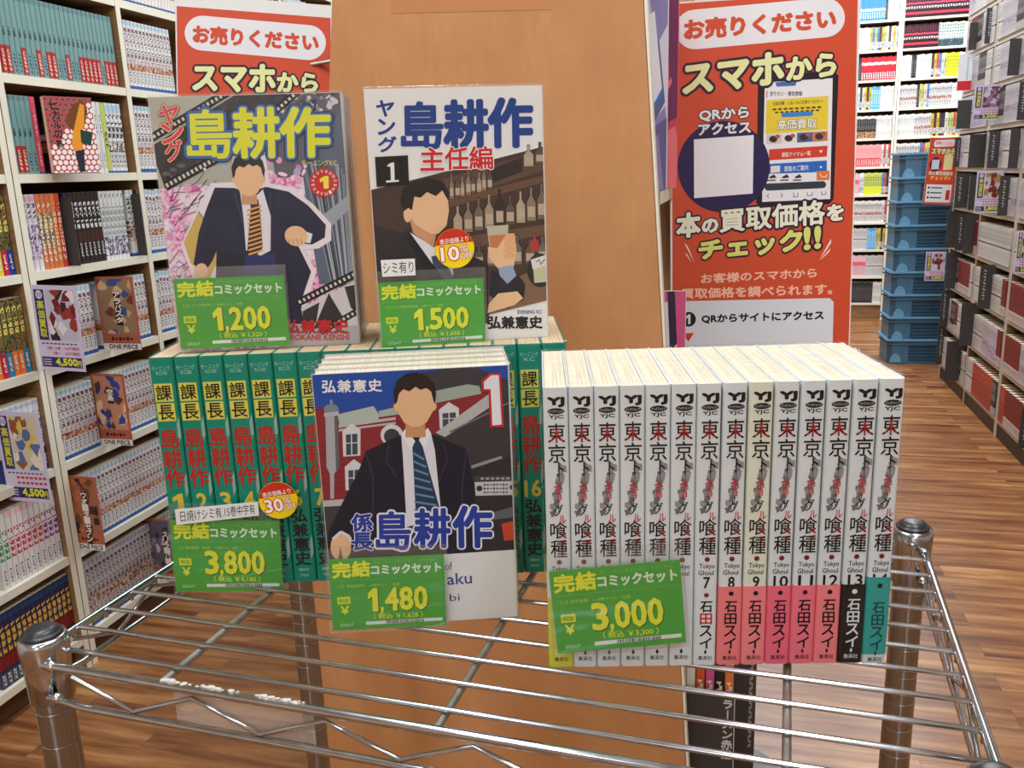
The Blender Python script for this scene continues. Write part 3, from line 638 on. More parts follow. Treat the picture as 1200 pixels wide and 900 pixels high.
# ---- price tags, handwritten notes, round stickers
TAG = ink(64, 166, 50); TAGY = ink(226, 236, 40); TAGW = ink(216, 240, 214)
def price_tag(label, base, yaw, off, u0, v0, w, h, rot, price, tax, title, month='2026/7', pocket=(2, 1.5, 1.5, 8)):
    a = math.radians(yaw)
    loc = (base[0]+math.cos(a)*u0/1000+math.sin(a)*off, base[1]+math.sin(a)*u0/1000-math.cos(a)*off, base[2]+v0/1000)
    o = thing('price_tag', label, 'price tag', loc, (0, math.radians(-rot), a), 'green price tags on the comic sets')
    mb = MB(); mb.box((0, 0, 0), (w/1000, .0004, h/1000), TAG)
    sx, sy = w/126., h/82.
    A = Art(mb, lambda p: (p[0]*sx/1000, (82-p[1])*sy/1000))
    for q in ((4, 4, 23, 21), ): A.text('完', q, TAGY, 1, .065)
    A.text('結', (25, 3.6, 44, 20.6), TAGY, 1, .065)
    A.text('コミックセット', (46, 8.6, 122, 19.4), TAGW, 1, .07)
    LG = ink(112, 190, 96)
    for q in (((46, 2.6), (121, 2.2)), ((46, 6.8), (121, 6.6)), ((3, 24.6), (123, 24))): A.line(q[0], q[1], .35, LG, 1)
    [A.line((49+k*4.1, 4.9-k*.02), (51.6+k*4.1, 4.9-k*.02), 1.6-k % 3*.5, LG, 1) for k in range(17)]
    A.text(title, (8, 29.4, 76, 33), ink(176, 214, 90), 1)
    A.poly([(7, 43.5), (21, 43.5), (21, 51.5), (7, 51.5)], TAGY, 1); A.text('税抜', (8.4, 45, 19.6, 50), TAG, 2, .02)
    A.text('￥', (10, 54, 19, 63.5), TAGY, 1, .04)
    q = (42 if price[0] != '1' else 43, 35.5, 106, 62.5)
    x0, y0, x1, y1 = q; dg = [c for c in price if c != ',']
    for k, c in enumerate(dg):
        bx = ((41.5, y0, 50.5, y1-1.5) if c == '1' else (37.8, y0, 52, y1-1.5)) if k == 0 else (60+16*(k-1), y0, 73.4+16*(k-1), y1-1.5)
        A.text(c, tuple(v+d for v, d in zip(bx, (.8, .9, .8, .9))), ink(30, 62, 24), 1, .06); A.text(c, bx, TAGY, 2, .055)
        if k == 0: A.poly([(54, y1-5.6), (57.4, y1-5.6), (57.4, y1-2.4), (55.6, y1+2.2), (53.6, y1+2.2), (54.8, y1-1.6), (54, y1-1.6)], TAGY, 2.4)
    A.text('（ 税込 ￥%s ）' % tax, (46, 64, 100, 71), TAGY, 1, .012)
    A.text(month, (8, 74.4, 23, 77.8), ink(200, 230, 190), 1)
    A.poly([(37, 73.2), (122, 72.4), (122, 76.2), (37, 77)], ink(226, 236, 232), 1)
    r = random.Random(len(price)+ord(price[0])); x = 59
    while x < 101:
        ww = r.choice((.4, .6, .9, 1.3)); A.poly([(x, 73), (x+ww, 73), (x+ww, 76.4), (x, 76.4)], ink(40, 52, 44), 2); x += ww+r.choice((.4, .6, .9))
    mb.build('card', o)
    p = MB(); l, r_, b, tp = (v/1000 for v in pocket); W_, H_ = w/1000, h/1000
    p.box((-l, -.0014, -b), (W_+r_, -.0012, H_+tp), M['sleeve']); p.box((-l, .0008, -b), (W_+r_, .001, H_+tp), M['sleeve'])
    p.tube([(-l, -.0003, -b), (W_+r_, -.0003, -b), (W_+r_, -.0003, H_+tp)], .0006, M['sleeve'], 5)
    p.tube([(-l, -.0003, -b), (-l, -.0003, H_+tp)], .0006, M['sleeve'], 5)
    p.build('clear_pocket', o)
KAB = rel(KX, KY, -.305); TGB = rel(TGX, TGY, -.305)
price_tag('green price tag reading 1,200 on the blossom cover set', Y1[0], Y1[1], .0046, 2.5, 3.4, 79.2, 52.0, -.5, '1,200', '1,320', '【コ】ヤング島耕作　1-4巻セット　全巻')
price_tag('green price tag reading 1,500 on the bar cover set', Y2[0], Y2[1], .0046, .3, -.6, 77, 48.5, -.2, '1,500', '1,650', '【コ】ヤング島耕作主任編　1-4巻セット　全巻')
price_tag('green price tag reading 3,800 on the teal row', KAB, KA, .0050, -.6, -1.2, 82.5, 58.6, -2.6, '3,800', '4,180', '【コ】課長島耕作　新装版　1-17巻セット　全巻', pocket=(1, 1, 1, 14))
price_tag('green price tag reading 1,480 on the blue-sky cover set', KE[0], KE[1], .0050, -.2, 1.6, 78, 53.0, -1.2, '1,480', '1,628', '【コ】係長島耕作　1-4巻セット　全巻')
price_tag('green price tag reading 3,000 on the row of white comics', TGB, TGA, .0050, 5.2, 12.6, 79.5, 55.5, 4.6, '3,000', '3,300', '【コ】東京喰種　1-14巻セット　全巻', pocket=(2, 2, 2, 12))
def note(label, base, yaw, off, pts, words):
    a = math.radians(yaw); loc = (base[0]+math.sin(a)*off, base[1]-math.cos(a)*off, base[2])
    mb = MB(); P = [(x/1000, z/1000) for x, z in pts]
    mb.prism(P, -.0002, .0002, ink(232, 236, 236))
    A = Art(mb, homog([(0, 0), (1, 0), (1, 1), (0, 1)], P), y0=-.0002)
    A.text(words, (.05, .12, .95, .84), ink(34, 36, 40), 1, -.004)
    tag(mb.build('handwritten_note', None, loc, (0, 0, a)), label, 'note', 'handwritten notes on the comic sets')
note('white slip with long handwriting above the 3,800 yen tag', KAB, KA, .0078, [(8.2, 67), (70.7, 70.5), (70.5, 59.5), (7.9, 54.5)], '日焼けシミ有.15巻中字有')
note('white slip with short handwriting above the 1,500 yen tag', Y2[0], Y2[1], .0078, [(3.7, 64.4), (28.1, 64.4), (28, 52.4), (4.1, 52.4)], 'シミ有り')
def seal(label, base, yaw, off, u, v, r, pct, rot):
    a = math.radians(yaw); loc = (base[0]+math.cos(a)*u/1000+math.sin(a)*off, base[1]+math.sin(a)*u/1000-math.cos(a)*off, base[2]+v/1000)
    mb = MB(); mb.prism([(math.cos(2*math.pi*k/40)*r/1000, math.sin(2*math.pi*k/40)*r/1000) for k in range(40)], -.00015, .00015, ink(250, 222, 24))
    A = Art(mb, lambda p: (p[0]*r/1000, -p[1]*r/1000), y0=-.00015)
    P = [(-.985, -.17), (.985, -.26)] + [(math.cos(t_)*.995, -math.sin(t_)*.995) for t_ in [math.radians(15+4.9*k) for k in range(32)]]
    P = [(x, y) for x, y in P if y <= -.16]; A.poly([(-.96, -.22)] + [(math.cos(math.radians(d))*.99, -math.sin(math.radians(d))*.99) for d in range(166, 10, -6)] + [(.96, -.26)], ink(206, 52, 30), 1)
    A.text('表示価格より', ((-.74, -.52), (.72, -.58), (.74, -.3), (-.72, -.24)), ink(250, 244, 236), 2, .02)
    for s_, q, b in ((pct, (-.72, -.1, .18, .58), .05), ('%', (.24, -.14, .66, .2), .02), ('OFF', (.22, .26, .86, .56), .03)):
        A.text(s_, q, ink(206, 40, 34), 1.6, b+.075); A.text(s_, q, ink(250, 246, 240), 2.2, b)
    tag(mb.build('discount_sticker', None, loc, (0, math.radians(-rot), a)), label, 'sticker', 'round discount stickers')
seal('round yellow and red sticker reading 30% OFF on the teal row', KAB, KA, .0082, 86.1, 71.1, 14.6, '30', 6)
seal('round yellow and red sticker reading 10% OFF on the bar cover', Y2[0], Y2[1], .0046, 57.6, 70.0, 14.3, '10', 3)
# ------------------------------------------------------------------ the wire rack
SZ = H-.305; RX0, RX1, RY0, RY1 = 0, .576, 0, .315; RTURN = math.radians(-3.1)
def make_rack():
    o = thing('wire_rack', 'chrome wire shelving rack carrying the comic sets', 'shelf rack', (-.447+RX1/2*math.cos(RTURN)-RY1/2*math.sin(RTURN), .436+RX1/2*math.sin(RTURN)+RY1/2*math.cos(RTURN), 0), (0, 0, RTURN))
    ox, oy = RX1/2, RY1/2; C = M['chrome']
    for x, y in ((RX0, RY0), (RX1, RY0), (RX0, RY1), (RX1, RY1)):
        mb = MB(); prof = [(0, .018), (.0122, .018)]
        z = .018; pr = [(.0122, .018)]
        for k in range(34):
            z = .04+k*.0254
            if z > SZ: break
            pr += [(.0122, z-.0006), (.0122, z-.0002), (.0118, z), (.0118, z+.0006), (.0122, z+.0008), (.0122, z+.0012)]
        pr += [(.0122, SZ+.012), (0, SZ+.012)]
        mb.lathe([(0, .018)]+pr, (x-ox, y-oy, 0), M['post'], 28); p = mb.build('post', o)
        cb = MB(); cb.lathe([(.0095, SZ+.010), (.0128, SZ+.0115), (.0130, SZ+.0140), (.0124, SZ+.0148), (.0112, SZ+.0150), (.0108, SZ+.0158), (.0094, SZ+.0176), (.0060, SZ+.0188), (0, SZ+.0192)], (x-ox, y-oy, 0), M['black_plastic'], 28)
        cb.build('post_cap', p)
        fb = MB(); fb.lathe([(0, 0), (.016, 0), (.016, .008), (.011, .018), (0, .018)], (x-ox, y-oy, 0), M['black_plastic'], 20); fb.build('foot', p)
    for zt, nm in ((SZ, 'top_shelf'), (.30, 'lower_shelf')):
        mb = MB(); zu, zl = zt-.0032, zt-.031
        for x, y in ((RX0, RY0), (RX1, RY0), (RX0, RY1), (RX1, RY1)):      # corner sleeves
            mb.lathe([(.0125, zt-.034), (.0142, zt-.034), (.0158, zt+.009), (.0148, zt+.0125), (.0124, zt+.0125)], (x-ox, y-oy, 0), C, 28)
        for a, b in (((RX0, RY0-.010), (RX1, RY0-.010)), ((RX0, RY1+.010), (RX1, RY1+.010)), ((RX0-.008, RY0), (RX0-.008, RY1)), ((RX1+.008, RY0), (RX1+.008, RY1))):
            d = math.hypot(b[0]-a[0], b[1]-a[1]); ux, uy = (b[0]-a[0])/d, (b[1]-a[1])/d
            a2 = (a[0]+ux*.006-ox, a[1]+uy*.006-oy); b2 = (b[0]-ux*.006-ox, b[1]-uy*.006-oy)
            mb.tube([(*a2, zu), (*b2, zu)], .0031, C, 10)
            e = .03
            mb.tube([(*a2, zl+.004), (a2[0]+ux*e, a2[1]+uy*e, zl), (b2[0]-ux*e, b2[1]-uy*e, zl), (*b2, zl+.004)], .0026, C, 10)
            n = max(4, int(d/.052)); P = []
            for k in range(n+1):
                q = .03+(d-.06)*k/n; P.append((a[0]+ux*q-ox, a[1]+uy*q-oy, (zl+.004) if k % 2 else (zu-.006)))
            mb.tube([p for pp in zip(P, [((P[i][0]+P[i+1][0])/2, (P[i][1]+P[i+1][1])/2, (P[i][2]+P[i+1][2])/2) for i in range(n)]+[P[-1]]) for p in pp], .0016, C, 6)
            for q, w in ((a2, 1), (b2, -1)):
                for z_ in (zu, zl+.004): mb.lathe([(0, -.0042), (.003, -.003), (.0042, 0), (.003, .003), (0, .0042)], (q[0]+ux*w*.009, q[1]+uy*w*.009, z_), C, 10)
        fw = mb.build(nm+'_frame', o)
        ys = [RY0+.008+(RY1-RY0-.01)*k/11 for k in range(12)]
        if zt != SZ: ys = ys[::2]
        for y in ys:
            wb = MB(); x0, x1 = RX0-.0075-ox, RX1+.0075-ox
            wb.tube([(x0, y-oy, zt-.009), (x0+.0008, y-oy, zt-.0028), (x0+.004, y-oy, zt-.0018), (x1-.004, y-oy, zt-.0018), (x1-.0008, y-oy, zt-.0028), (x1, y-oy, zt-.009)], .0018, C, 8)
            wb.build('wire', fw)
        for x in (.097, .287, .48):
            wb = MB(); wb.tube([(x-ox, RY0-.009-oy, zt-.0062), (x-ox, RY1+.009-oy, zt-.0062)], .0026, M['rod'], 8); wb.build('cross_rod', fw)
        if zt == SZ:
            cl = MB(); cl.box((.108-ox, RY0-.0075-oy, zl+.002), (.208-ox, RY0-.0068-oy, zu-.001), M['sleeve_old']); cl.build('clear_label_strip', fw)
            rs = MB(); rg = random.Random(4)
            for k in range(46):
                x = .10+.105*rg.random()**.8-ox; a = rg.uniform(.0006, .0022)
                P = [(x+a*1.6*math.cos(q)*rg.uniform(.5, 1.3), RY0-.010-oy+a*math.sin(q)*rg.uniform(.5, 1.2)) for q in [math.pi*2*j/6 for j in range(6)]]
                rs.extrude_xy(P, zu+.0022, zu+.0031+rg.uniform(0, .0012), ink(196, 194, 188))
            rs.build('tape_residue', fw)
    return o
M['sleeve_old'] = clear('old_clear_vinyl', .04, .3, .3, .2, 30, .16)
M['rod'] = plain('dull_steel', (176, 174, 166), .5, 1, var=.1)
make_rack()

# ------------------------------------------------------------------ room shell
mb = MB(); mb.box((-2.6, -6.3, -.05), (3.4, 7.7, 0), M['floor']); struct('floor', mb)
mb = MB(); mb.box((-2.6, -6.3, 2.9), (3.4, 7.7, 2.95), M['ceiling']); struct('ceiling', mb)
for nm, a, b in (('wall_left', (-2.6, -6.3, 0), (-2.5, 7.7, 2.9)), ('wall_right', (3.3, -6.3, 0), (3.4, 7.7, 2.9)), ('wall_back', (-2.6, 7.6, 0), (3.4, 7.7, 2.9)), ('wall_front', (-2.6, -6.3, 0), (3.4, -6.2, 2.9))):
    mb = MB(); mb.box(a, b, M['wall']); struct(nm, mb)

# ------------------------------------------------------------------ shelved comics: printed spines as a procedural paper material
def spine_mat(name, base, bands=(), title=None, pic=None, alt=None, foot=None):
    """u runs across the spine, v up it; every volume draws its own random number"""
    t = NT(name, .42, 0, .35); v = t.coord('UV'); s = t.n('ShaderNodeSeparateXYZ'); t.put(s.inputs[0], v)
    ui = t.m('FLOOR', s.outputs[0]); u = t.m('SUBTRACT', s.outputs[0], ui); w = s.outputs[1]
    oi = t.n('ShaderNodeObjectInfo')
    wn = t.n('ShaderNodeTexWhiteNoise', noise_dimensions='2D'); t.put(wn.inputs[0], t.vec(ui, t.m('MULTIPLY', oi.outputs['Random'], 91.7), 0)); rnd = wn.outputs[0]
    wn2 = t.n('ShaderNodeTexWhiteNoise', noise_dimensions='2D'); t.put(wn2.inputs[0], t.vec(t.m('ADD', ui, 7.3), t.m('MULTIPLY', oi.outputs['Random'], 37.1), 0)); rnd2 = wn2.outputs[0]
    between = lambda x, a, b: t.m('MULTIPLY', t.m('GREATER_THAN', x, a), t.m('LESS_THAN', x, b))
    if isinstance(base[0], (tuple, list)): col = t.ramp(rnd2, [(k/len(base), c) for k, c in enumerate(base)], True)
    else: col = t.mix(t.m('MULTIPLY', rnd2, .16), lin(base), lin(tuple(int(c*.8) for c in base)))
    if pic:
        a, b, cs = pic
        nz = t.noise(t.vec(t.m('MULTIPLY_ADD', rnd, 31, t.m('MULTIPLY', u, 1.7)), t.m('MULTIPLY', w, 15), t.m('MULTIPLY', rnd2, 9)), 1, 2).outputs[0]
        col = t.mix(between(w, a, b), col, t.ramp(nz, [(0, cs[0])]+[(.36+.28*k/max(1, len(cs)-2), c) for k, c in enumerate(cs[1:])], True))
    for a, b, c in bands: col = t.mix(between(w, a, b), col, lin(c))
    if alt:
        p, a, b, c = alt; col = t.mix(t.m('MULTIPLY', between(w, a, b), t.m('LESS_THAN', rnd, p)), col, lin(c))
    for tt in (title if isinstance(title, list) else [title] if title else []):
        a, b, c, n = tt[:4]; lo, hi = tt[4] if len(tt) > 4 else (.18, .82)
        nz = t.noise(t.vec(t.m('MULTIPLY_ADD', rnd if len(tt) > 5 else 0, 3, t.m('MULTIPLY', u, 3.4)), t.m('MULTIPLY', w, n*2.6/(b-a)), 1.5), 1, 1).outputs[0]
        gap = t.m('LESS_THAN', t.m('FRACT', t.m('MULTIPLY', t.m('SUBTRACT', w, a), n/(b-a))), .8)
        mk = t.m('MULTIPLY', t.m('MULTIPLY', between(w, a, b), between(u, lo, hi)), t.m('MULTIPLY', gap, t.m('GREATER_THAN', nz, .47)))
        col = t.mix(mk, col, lin(c))
    edge = t.m('MULTIPLY', t.m('SUBTRACT', 1, between(u, .07, .93)), .3)
    return t.color(t.mix(edge, col, (.03, .025, .02, 1)))
WHT = (228, 228, 228)
PICS = [(70, 52, 46), (196, 150, 116), (228, 214, 196), (150, 70, 60), (206, 120, 60), (120, 92, 92)]
SP = {
 'adventure': spine_mat('spine_white_purple', WHT, [(.93, .985, (176, 206, 222)), (.0, .055, (40, 92, 160)), (.38, .43, (206, 196, 206))], [(.46, .9, (92, 34, 66), 6), (.1, .27, (70, 70, 76), 4, (.3, .7))], (.28, .44, PICS)),
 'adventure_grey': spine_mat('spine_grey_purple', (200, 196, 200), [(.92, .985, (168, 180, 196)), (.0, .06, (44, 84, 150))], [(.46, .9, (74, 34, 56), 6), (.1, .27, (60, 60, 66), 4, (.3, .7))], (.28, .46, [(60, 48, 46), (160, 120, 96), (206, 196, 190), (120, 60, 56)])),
 'teal': spine_mat('spine_dusty_teal', (116, 160, 160), [(.93, .99, (98, 138, 140))], [(.48, .62, (46, 70, 78), 1, (.05, .4)), (.04, .3, (44, 66, 76), 5, (.3, .75))], None, None),
 'teal_band': spine_mat('spine_teal_red_band', (116, 160, 160), [(.93, .99, (98, 138, 140)), (.02, .36, (176, 40, 40))], [(.48, .62, (46, 70, 78), 1, (.05, .4)), (.05, .32, (236, 214, 200), 5, (.3, .75))]),
 'rose': spine_mat('spine_rose', (222, 72, 100), [(0, .03, (40, 92, 170))], (.1, .85, (240, 200, 206), 14, (.35, .65))),
 'navy_mix': spine_mat('spine_navy_mix', [(230, 230, 232), (60, 84, 130), (226, 226, 230), (44, 48, 70)], [(0, .06, (36, 84, 160))], [(.55, .9, (34, 34, 50), 6), (.08, .26, (50, 50, 60), 3)], (.3, .55, [(30, 30, 40), (222, 170, 90), (232, 232, 232), (60, 40, 70)])),
 'white_plain': spine_mat('spine_white_plain', (226, 230, 226), [], [(.5, .9, (96, 110, 100), 7, (.35, .65)), (.08, .3, (120, 120, 120), 3, (.35, .65))]),
 'lime': spine_mat('spine_lime', (196, 210, 92), [(0, .03, (40, 80, 150))], [(.35, .6, (70, 80, 30), 3)]),
 'black_title': spine_mat('spine_white_black_title', (230, 232, 232), [(.86, .97, (178, 206, 226)), (0, .03, (40, 90, 160))], [(.5, .86, (30, 30, 32), 4, (.08, .92)), (.08, .34, (90, 90, 96), 4)], (.3, .46, [(240, 240, 240), (60, 60, 64), (222, 222, 222), (190, 150, 120)])),
 'violet': spine_mat('spine_white_violet', (222, 220, 226), [(.9, .98, (206, 170, 180))], [(.6, .9, (70, 40, 70), 4)], (.15, .6, [(44, 36, 56), (150, 120, 170), (224, 214, 226), (96, 84, 120)])),
 'patchwork': spine_mat('spine_patchwork', [(150, 170, 130), (206, 116, 70), (70, 134, 140), (214, 150, 60), (204, 92, 70)], [], [(.1, .9, (240, 232, 214), 9, (.25, .75))], (.3, .75, [(90, 110, 70), (222, 172, 96), (44, 108, 112), (214, 96, 60)])),
 'orange_red': spine_mat('spine_orange_red', [(222, 130, 60), (210, 70, 56)], [], [(.1, .9, (246, 222, 190), 8)]),
 'navy': spine_mat('spine_navy', (36, 40, 92), [], [(.3, .9, (60, 66, 130), 6)]),
 'night': spine_mat('spine_black_white', [(34, 30, 34), (40, 34, 36), (54, 30, 30)], [], [(.5, .88, (226, 226, 226), 5), (.1, .3, (222, 222, 222), 4, (.3, .7))], (.3, .46, [(34, 30, 34), (70, 40, 36), (30, 28, 30)])),
 'pale_pattern': spine_mat('spine_pale_pattern', (222, 226, 224), [], [(.36, .84, (150, 158, 156), 5, (.12, .88)), (.9, .97, (120, 128, 128), 1)], (.06, .34, [(232, 232, 232), (196, 200, 206), (90, 70, 110), (226, 226, 230)])),
 'bold_black': spine_mat('spine_bold_black', (230, 226, 224), [(.94, .98, (180, 200, 220)), (0, .05, (40, 88, 150))], [(.56, .92, (26, 24, 26), 5, (.1, .9))], (.22, .54, [(226, 170, 150), (70, 60, 64), (232, 210, 200), (150, 96, 80)])),
 'ink_black': spine_mat('spine_ink_black', (40, 36, 38), [], [(.3, .9, (190, 190, 190), 9, (.3, .7))]),
 'kids': spine_mat('spine_many_colours', [(190, 34, 70), (40, 130, 170), (232, 120, 44), (150, 44, 150), (34, 64, 160), (214, 196, 60)], [], [(.55, .92, (226, 222, 110), 4), (.08, .28, (240, 236, 230), 3, (.3, .7))], (.32, 1, [(70, 54, 40), (150, 100, 64), (90, 116, 56), (52, 40, 38), (190, 110, 60)])),
 'blue_title': spine_mat('spine_white_blue_title', (232, 236, 240), [(0, .33, (34, 46, 130)), (.93, .98, (190, 206, 220))], [(.38, .86, (40, 110, 176), 5, (.1, .9)), (.08, .24, (230, 230, 236), 3)]),
 'pink_top': spine_mat('spine_white_pink_top', (230, 226, 226), [(.92, .99, (232, 196, 200))], [(.38, .78, (200, 50, 76), 5, (.12, .9)), (.06, .26, (40, 36, 40), 4, (.35, .7))]),
 'purple_title': spine_mat('spine_white_purple_title', (230, 226, 228), [(.92, .99, (226, 196, 206))], [(.38, .78, (132, 40, 136), 5, (.12, .9)), (.06, .26, (40, 36, 40), 4, (.35, .7))]),
 'green_title': spine_mat('spine_white_green_title', (230, 230, 228), [], [(.38, .78, (60, 150, 90), 5, (.12, .9)), (.06, .26, (40, 36, 40), 4, (.35, .7))]),
 'navy_gold': spine_mat('spine_navy_gold', (36, 44, 78), [(.9, .98, (40, 70, 120)), (.26, .42, (130, 34, 34)), (0, .22, (56, 66, 90))], [(.46, .86, (222, 176, 70), 4, (.15, .85)), (.04, .2, (206, 206, 206), 3)], (.3, .46, [(130, 34, 34), (90, 30, 34), (150, 60, 40)])),
}
M['cover_side'] = plain('cover_side', (206, 206, 202), .5, var=.08)
def comic_verts(t, h, d=.115, k=0, ramp=.0016):
    P = [(0, d), (0, ramp), (.0008, .0004), (.0022, 0), (t-.0022, 0), (t-.0008, .0004), (t, ramp), (t, d)]
    return P
def add_comic(mb, t, h, m, pages, k=0, d=.115, side=None):
    P = comic_verts(t, h, d); n = len(P)
    vs = [(x, y, 0) for x, y in P]+[(x, y, h) for x, y in P]
    fs = []; uv = []
    for i in range(n-1):
        fs.append((i, i+1, n+i+1, n+i)); u0, u1 = [k+min(.995, max(.005, P[j][0]/t)) for j in (i, i+1)]
        uv.append([(u0, .001), (u1, .001), (u1, .999), (u0, .999)])
    mb.add(vs, fs, m, uv); mb.add(vs, [(n-1, 0, n, 2*n-1), list(range(n-1, -1, -1)), list(range(n, 2*n))], pages)
_cm = {}
N_COMICS = 0
def shelf_run(place, y, n, t, h, key, label, group, lean=0., gap=.0003):
    """n single volumes side by side; place(y) puts one on its shelf. Each volume is an object of its own."""
    global N_COMICS
    k = (round(t, 4), round(h, 3), key)
    if k not in _cm:
        mb = MB(); add_comic(mb, t-.0004, h, SP[key], M['pages']); o = mb.build('comic_book'); _cm[k] = o; first = True
    else: first = False
    for i in range(n):
        o = _cm[k] if first and i == 0 else _cm[k].copy()
        if o.name not in COL.objects: COL.objects.link(o)
        loc, rz = place(y); o.location = loc; o.rotation_euler = (0, lean if rz == 0 else 0, rz)
        if lean: o.rotation_euler = (Matrix.Rotation(rz, 3, 'Z') @ Matrix.Rotation(lean, 3, 'Y')).to_euler()
        tag(o, label, 'comic book', group); y += t+gap; N_COMICS += 1
    return y

# ------------------------------------------------------------------ left bookcases (fronts along x = -1.58)
LX = -1.58; LD = .2; BT = .02
LZ = [.09, .312, .543, .783, 1.01, 1.232, 1.45, 1.672, 1.895, 2.115]
def bookcase(name, label, y0, y1, mids, zs, face=LX, sgn=-1, depth=LD, front='+x', top=2.33, white='shelf_white', plinth='plinth', inset=.035):
    """uprights, shelf boards, back panel and plinth of one unit; runs along y"""
    o = thing(name, label, 'bookcase', (face, (y0+y1)/2, 0)); oy = (y0+y1)/2
    wd, wh = M['shelf_wood'], M[white]; fm = {front: wh}
    X = lambda a: sorted((0, sgn*a)) if a else (0, 0)
    xa, xb = sorted((0, sgn*depth))
    for y in [y0+.009]+list(mids)+[y1-.009]:
        b = MB(); b.box((xa, y-.009-oy, 0.0), (xb, y+.009-oy, top), wd, fm); b.build('upright', o)
    ys = [y0+.018]+[v for m_ in mids for v in (m_-.009, m_+.009)]+[y1-.018]
    for a, b_ in zip(ys[::2], ys[1::2]):
        for z in zs+[top]:
            b = MB(); e = .0006
            b.box((xa+(.0004 if sgn > 0 else 0), a-oy+e, z-BT), (xb-(.0004 if sgn < 0 else 0), b_-oy-e, z), wd, {**fm, '+z': wh}); b.build('shelf_board', o)
        b = MB(); r = sgn*inset
        x0_, x1_ = sorted((r, r+sgn*.015)); b.box((x0_, a-oy, 0), (x1_, b_-oy, zs[0]-BT), M[plinth]); b.build('plinth', o)
    b = MB(); x0_, x1_ = sorted((sgn*depth, sgn*(depth+.008))); b.box((x0_, y0-oy, 0), (x1_, y1-oy, top), wd); b.build('back_panel', o)
    return o
bookcase('bookcase', 'cream-edged wooden bookcase nearest the camera, mostly outside the view', .80, 1.678, [1.24], LZ)
bookcase('bookcase', 'cream-edged wooden bookcase full of comics, beside the capped rack post', 1.681, 2.565, [2.122], LZ)
bookcase('bookcase', 'cream-edged wooden bookcase behind the half hidden orange poster', 2.568, 3.45, [3.01], LZ)
def left_at(z): return lambda y: ((LX-.012, y, z+.0004), math.pi/2)
T = .0152
def left_row(z, y, runs, h=.176):
    for r in runs:
        if r[0] == 'gap': y += r[1]; continue
        key, n, label, group = r[:4]; t = r[4] if len(r) > 4 else T; hh = r[5] if len(r) > 5 else h
        y = shelf_run(left_at(z), y, n, t, hh, key, label, group, r[6] if len(r) > 6 else 0.)
    return y
B0 = 1.7015; A0 = 1.2525; C0 = 2.1335
# top visible row: dusty teal series with some red bands
y = B0
for q, (k, n) in enumerate((('teal_band', 3), ('teal', 2), ('teal_band', 1), ('teal', 2), ('teal_band', 1), ('teal', 1), ('teal_band', 2), ('teal', 2), ('teal_band', 1), ('teal', 2), ('teal_band', 5), ('teal', 1), ('teal_band', 3))):
    y = shelf_run(left_at(1.45), y, n, T, .174, k, 'slim dusty-teal comic %s, top cream shelf' % ('with red foot band' if 'b' in k[4:] else 'without a band'), 'teal series on the top cream shelf, %s' % ('banded' if 'b' in k[4:] else 'plain'))
y = left_row(1.232, B0, [('teal', 1, 'slim dusty-teal comic at the near end of the shelf of the honeycomb cover', 'leaning teal comics', T, .174), ('teal_band', 2, 'dusty-teal comic with red band, on the shelf of the honeycomb cover', 'leaning teal comics with bands', T, .174), ('teal', 2, 'slim dusty-teal comic beside the rose-red spine', 'leaning teal comics by the rose spine', T, .174),
   ('rose', 1, 'rose-red comic spine beside the face-out honeycomb cover', 'rose comic', .017, .174)])
yh = y
y = left_row(1.232, y+.112, [('navy_mix', 5, 'navy and white comic spine just beyond the honeycomb cover', 'navy and white comics'), ('white_plain', 2, 'plain white comic spine next to the lime one', 'white comics by the lime one'), ('lime', 1, 'single lime-green comic spine on the shelf of the honeycomb cover', 'lime comic'), ('black_title', 4, 'white comic with black title boxes, beyond the lime-green spine', 'black-title comics')])
y = left_row(1.01, B0, [('violet', 3, 'white and violet comic at the near end of the shelf of the black comics', 'violet comics'), ('patchwork', 3, 'green and teal patchwork comic spine next to the violet ones', 'patchwork comics'), ('orange_red', 2, 'orange-red comic spine before the charcoal divider', 'orange-red comics'), ('gap', .014), ('navy', 1, 'navy comic spine just beyond the first charcoal divider', 'navy comic'),
   ('night', 7, 'black comic with white lettering, middle of the third shelf of the cream bookcase', 'black comics on the third cream shelf'), ('pale_pattern', 6, 'pale grey patterned comic spine beside the black comics', 'pale patterned comics'), ('gap', .012), ('bold_black', 2, 'white comic with bold black title beyond the second charcoal divider', 'bold-title comics'), ('ink_black', 1, 'black comic at the far end of the third shelf of the cream bookcase', 'black comics at the shelf end')])
adv = lambda n, where, grp: ('adventure', n, 'white comic, purple title, blue foot, %s' % where, grp)
y = left_row(.783, B0+.105, [adv(5, 'between the 4,500 tag and the brown divider', 'adventure series, fourth shelf near part'), ('gap', .03), adv(12, 'beyond the brown divider on the tagged shelf', 'adventure series, fourth shelf far part')])
y = left_row(.543, B0, [adv(9, 'before the blue-print divider', 'adventure series, fifth shelf near part'), ('gap', .012), adv(15, 'beyond the blue-print divider', 'adventure series, fifth shelf far part')])
y = left_row(.312, B0, [('adventure', 1, 'white comic before the dark-print divider, sixth cream shelf', 'adventure series, sixth shelf end'), ('gap', .012), adv(24, 'beyond the dark-print divider on the sixth shelf', 'adventure series, sixth shelf')])
y = left_row(.09, B0, [('adventure_grey', 18, 'greyish comic with dark title on the lowest shelf of the cream bookcase', 'adventure series, lowest shelf'), ('gap', .02), ('adventure_grey', 6, 'greyish comic beyond the grey and orange divider, lowest shelf', 'adventure series, lowest shelf far part')])
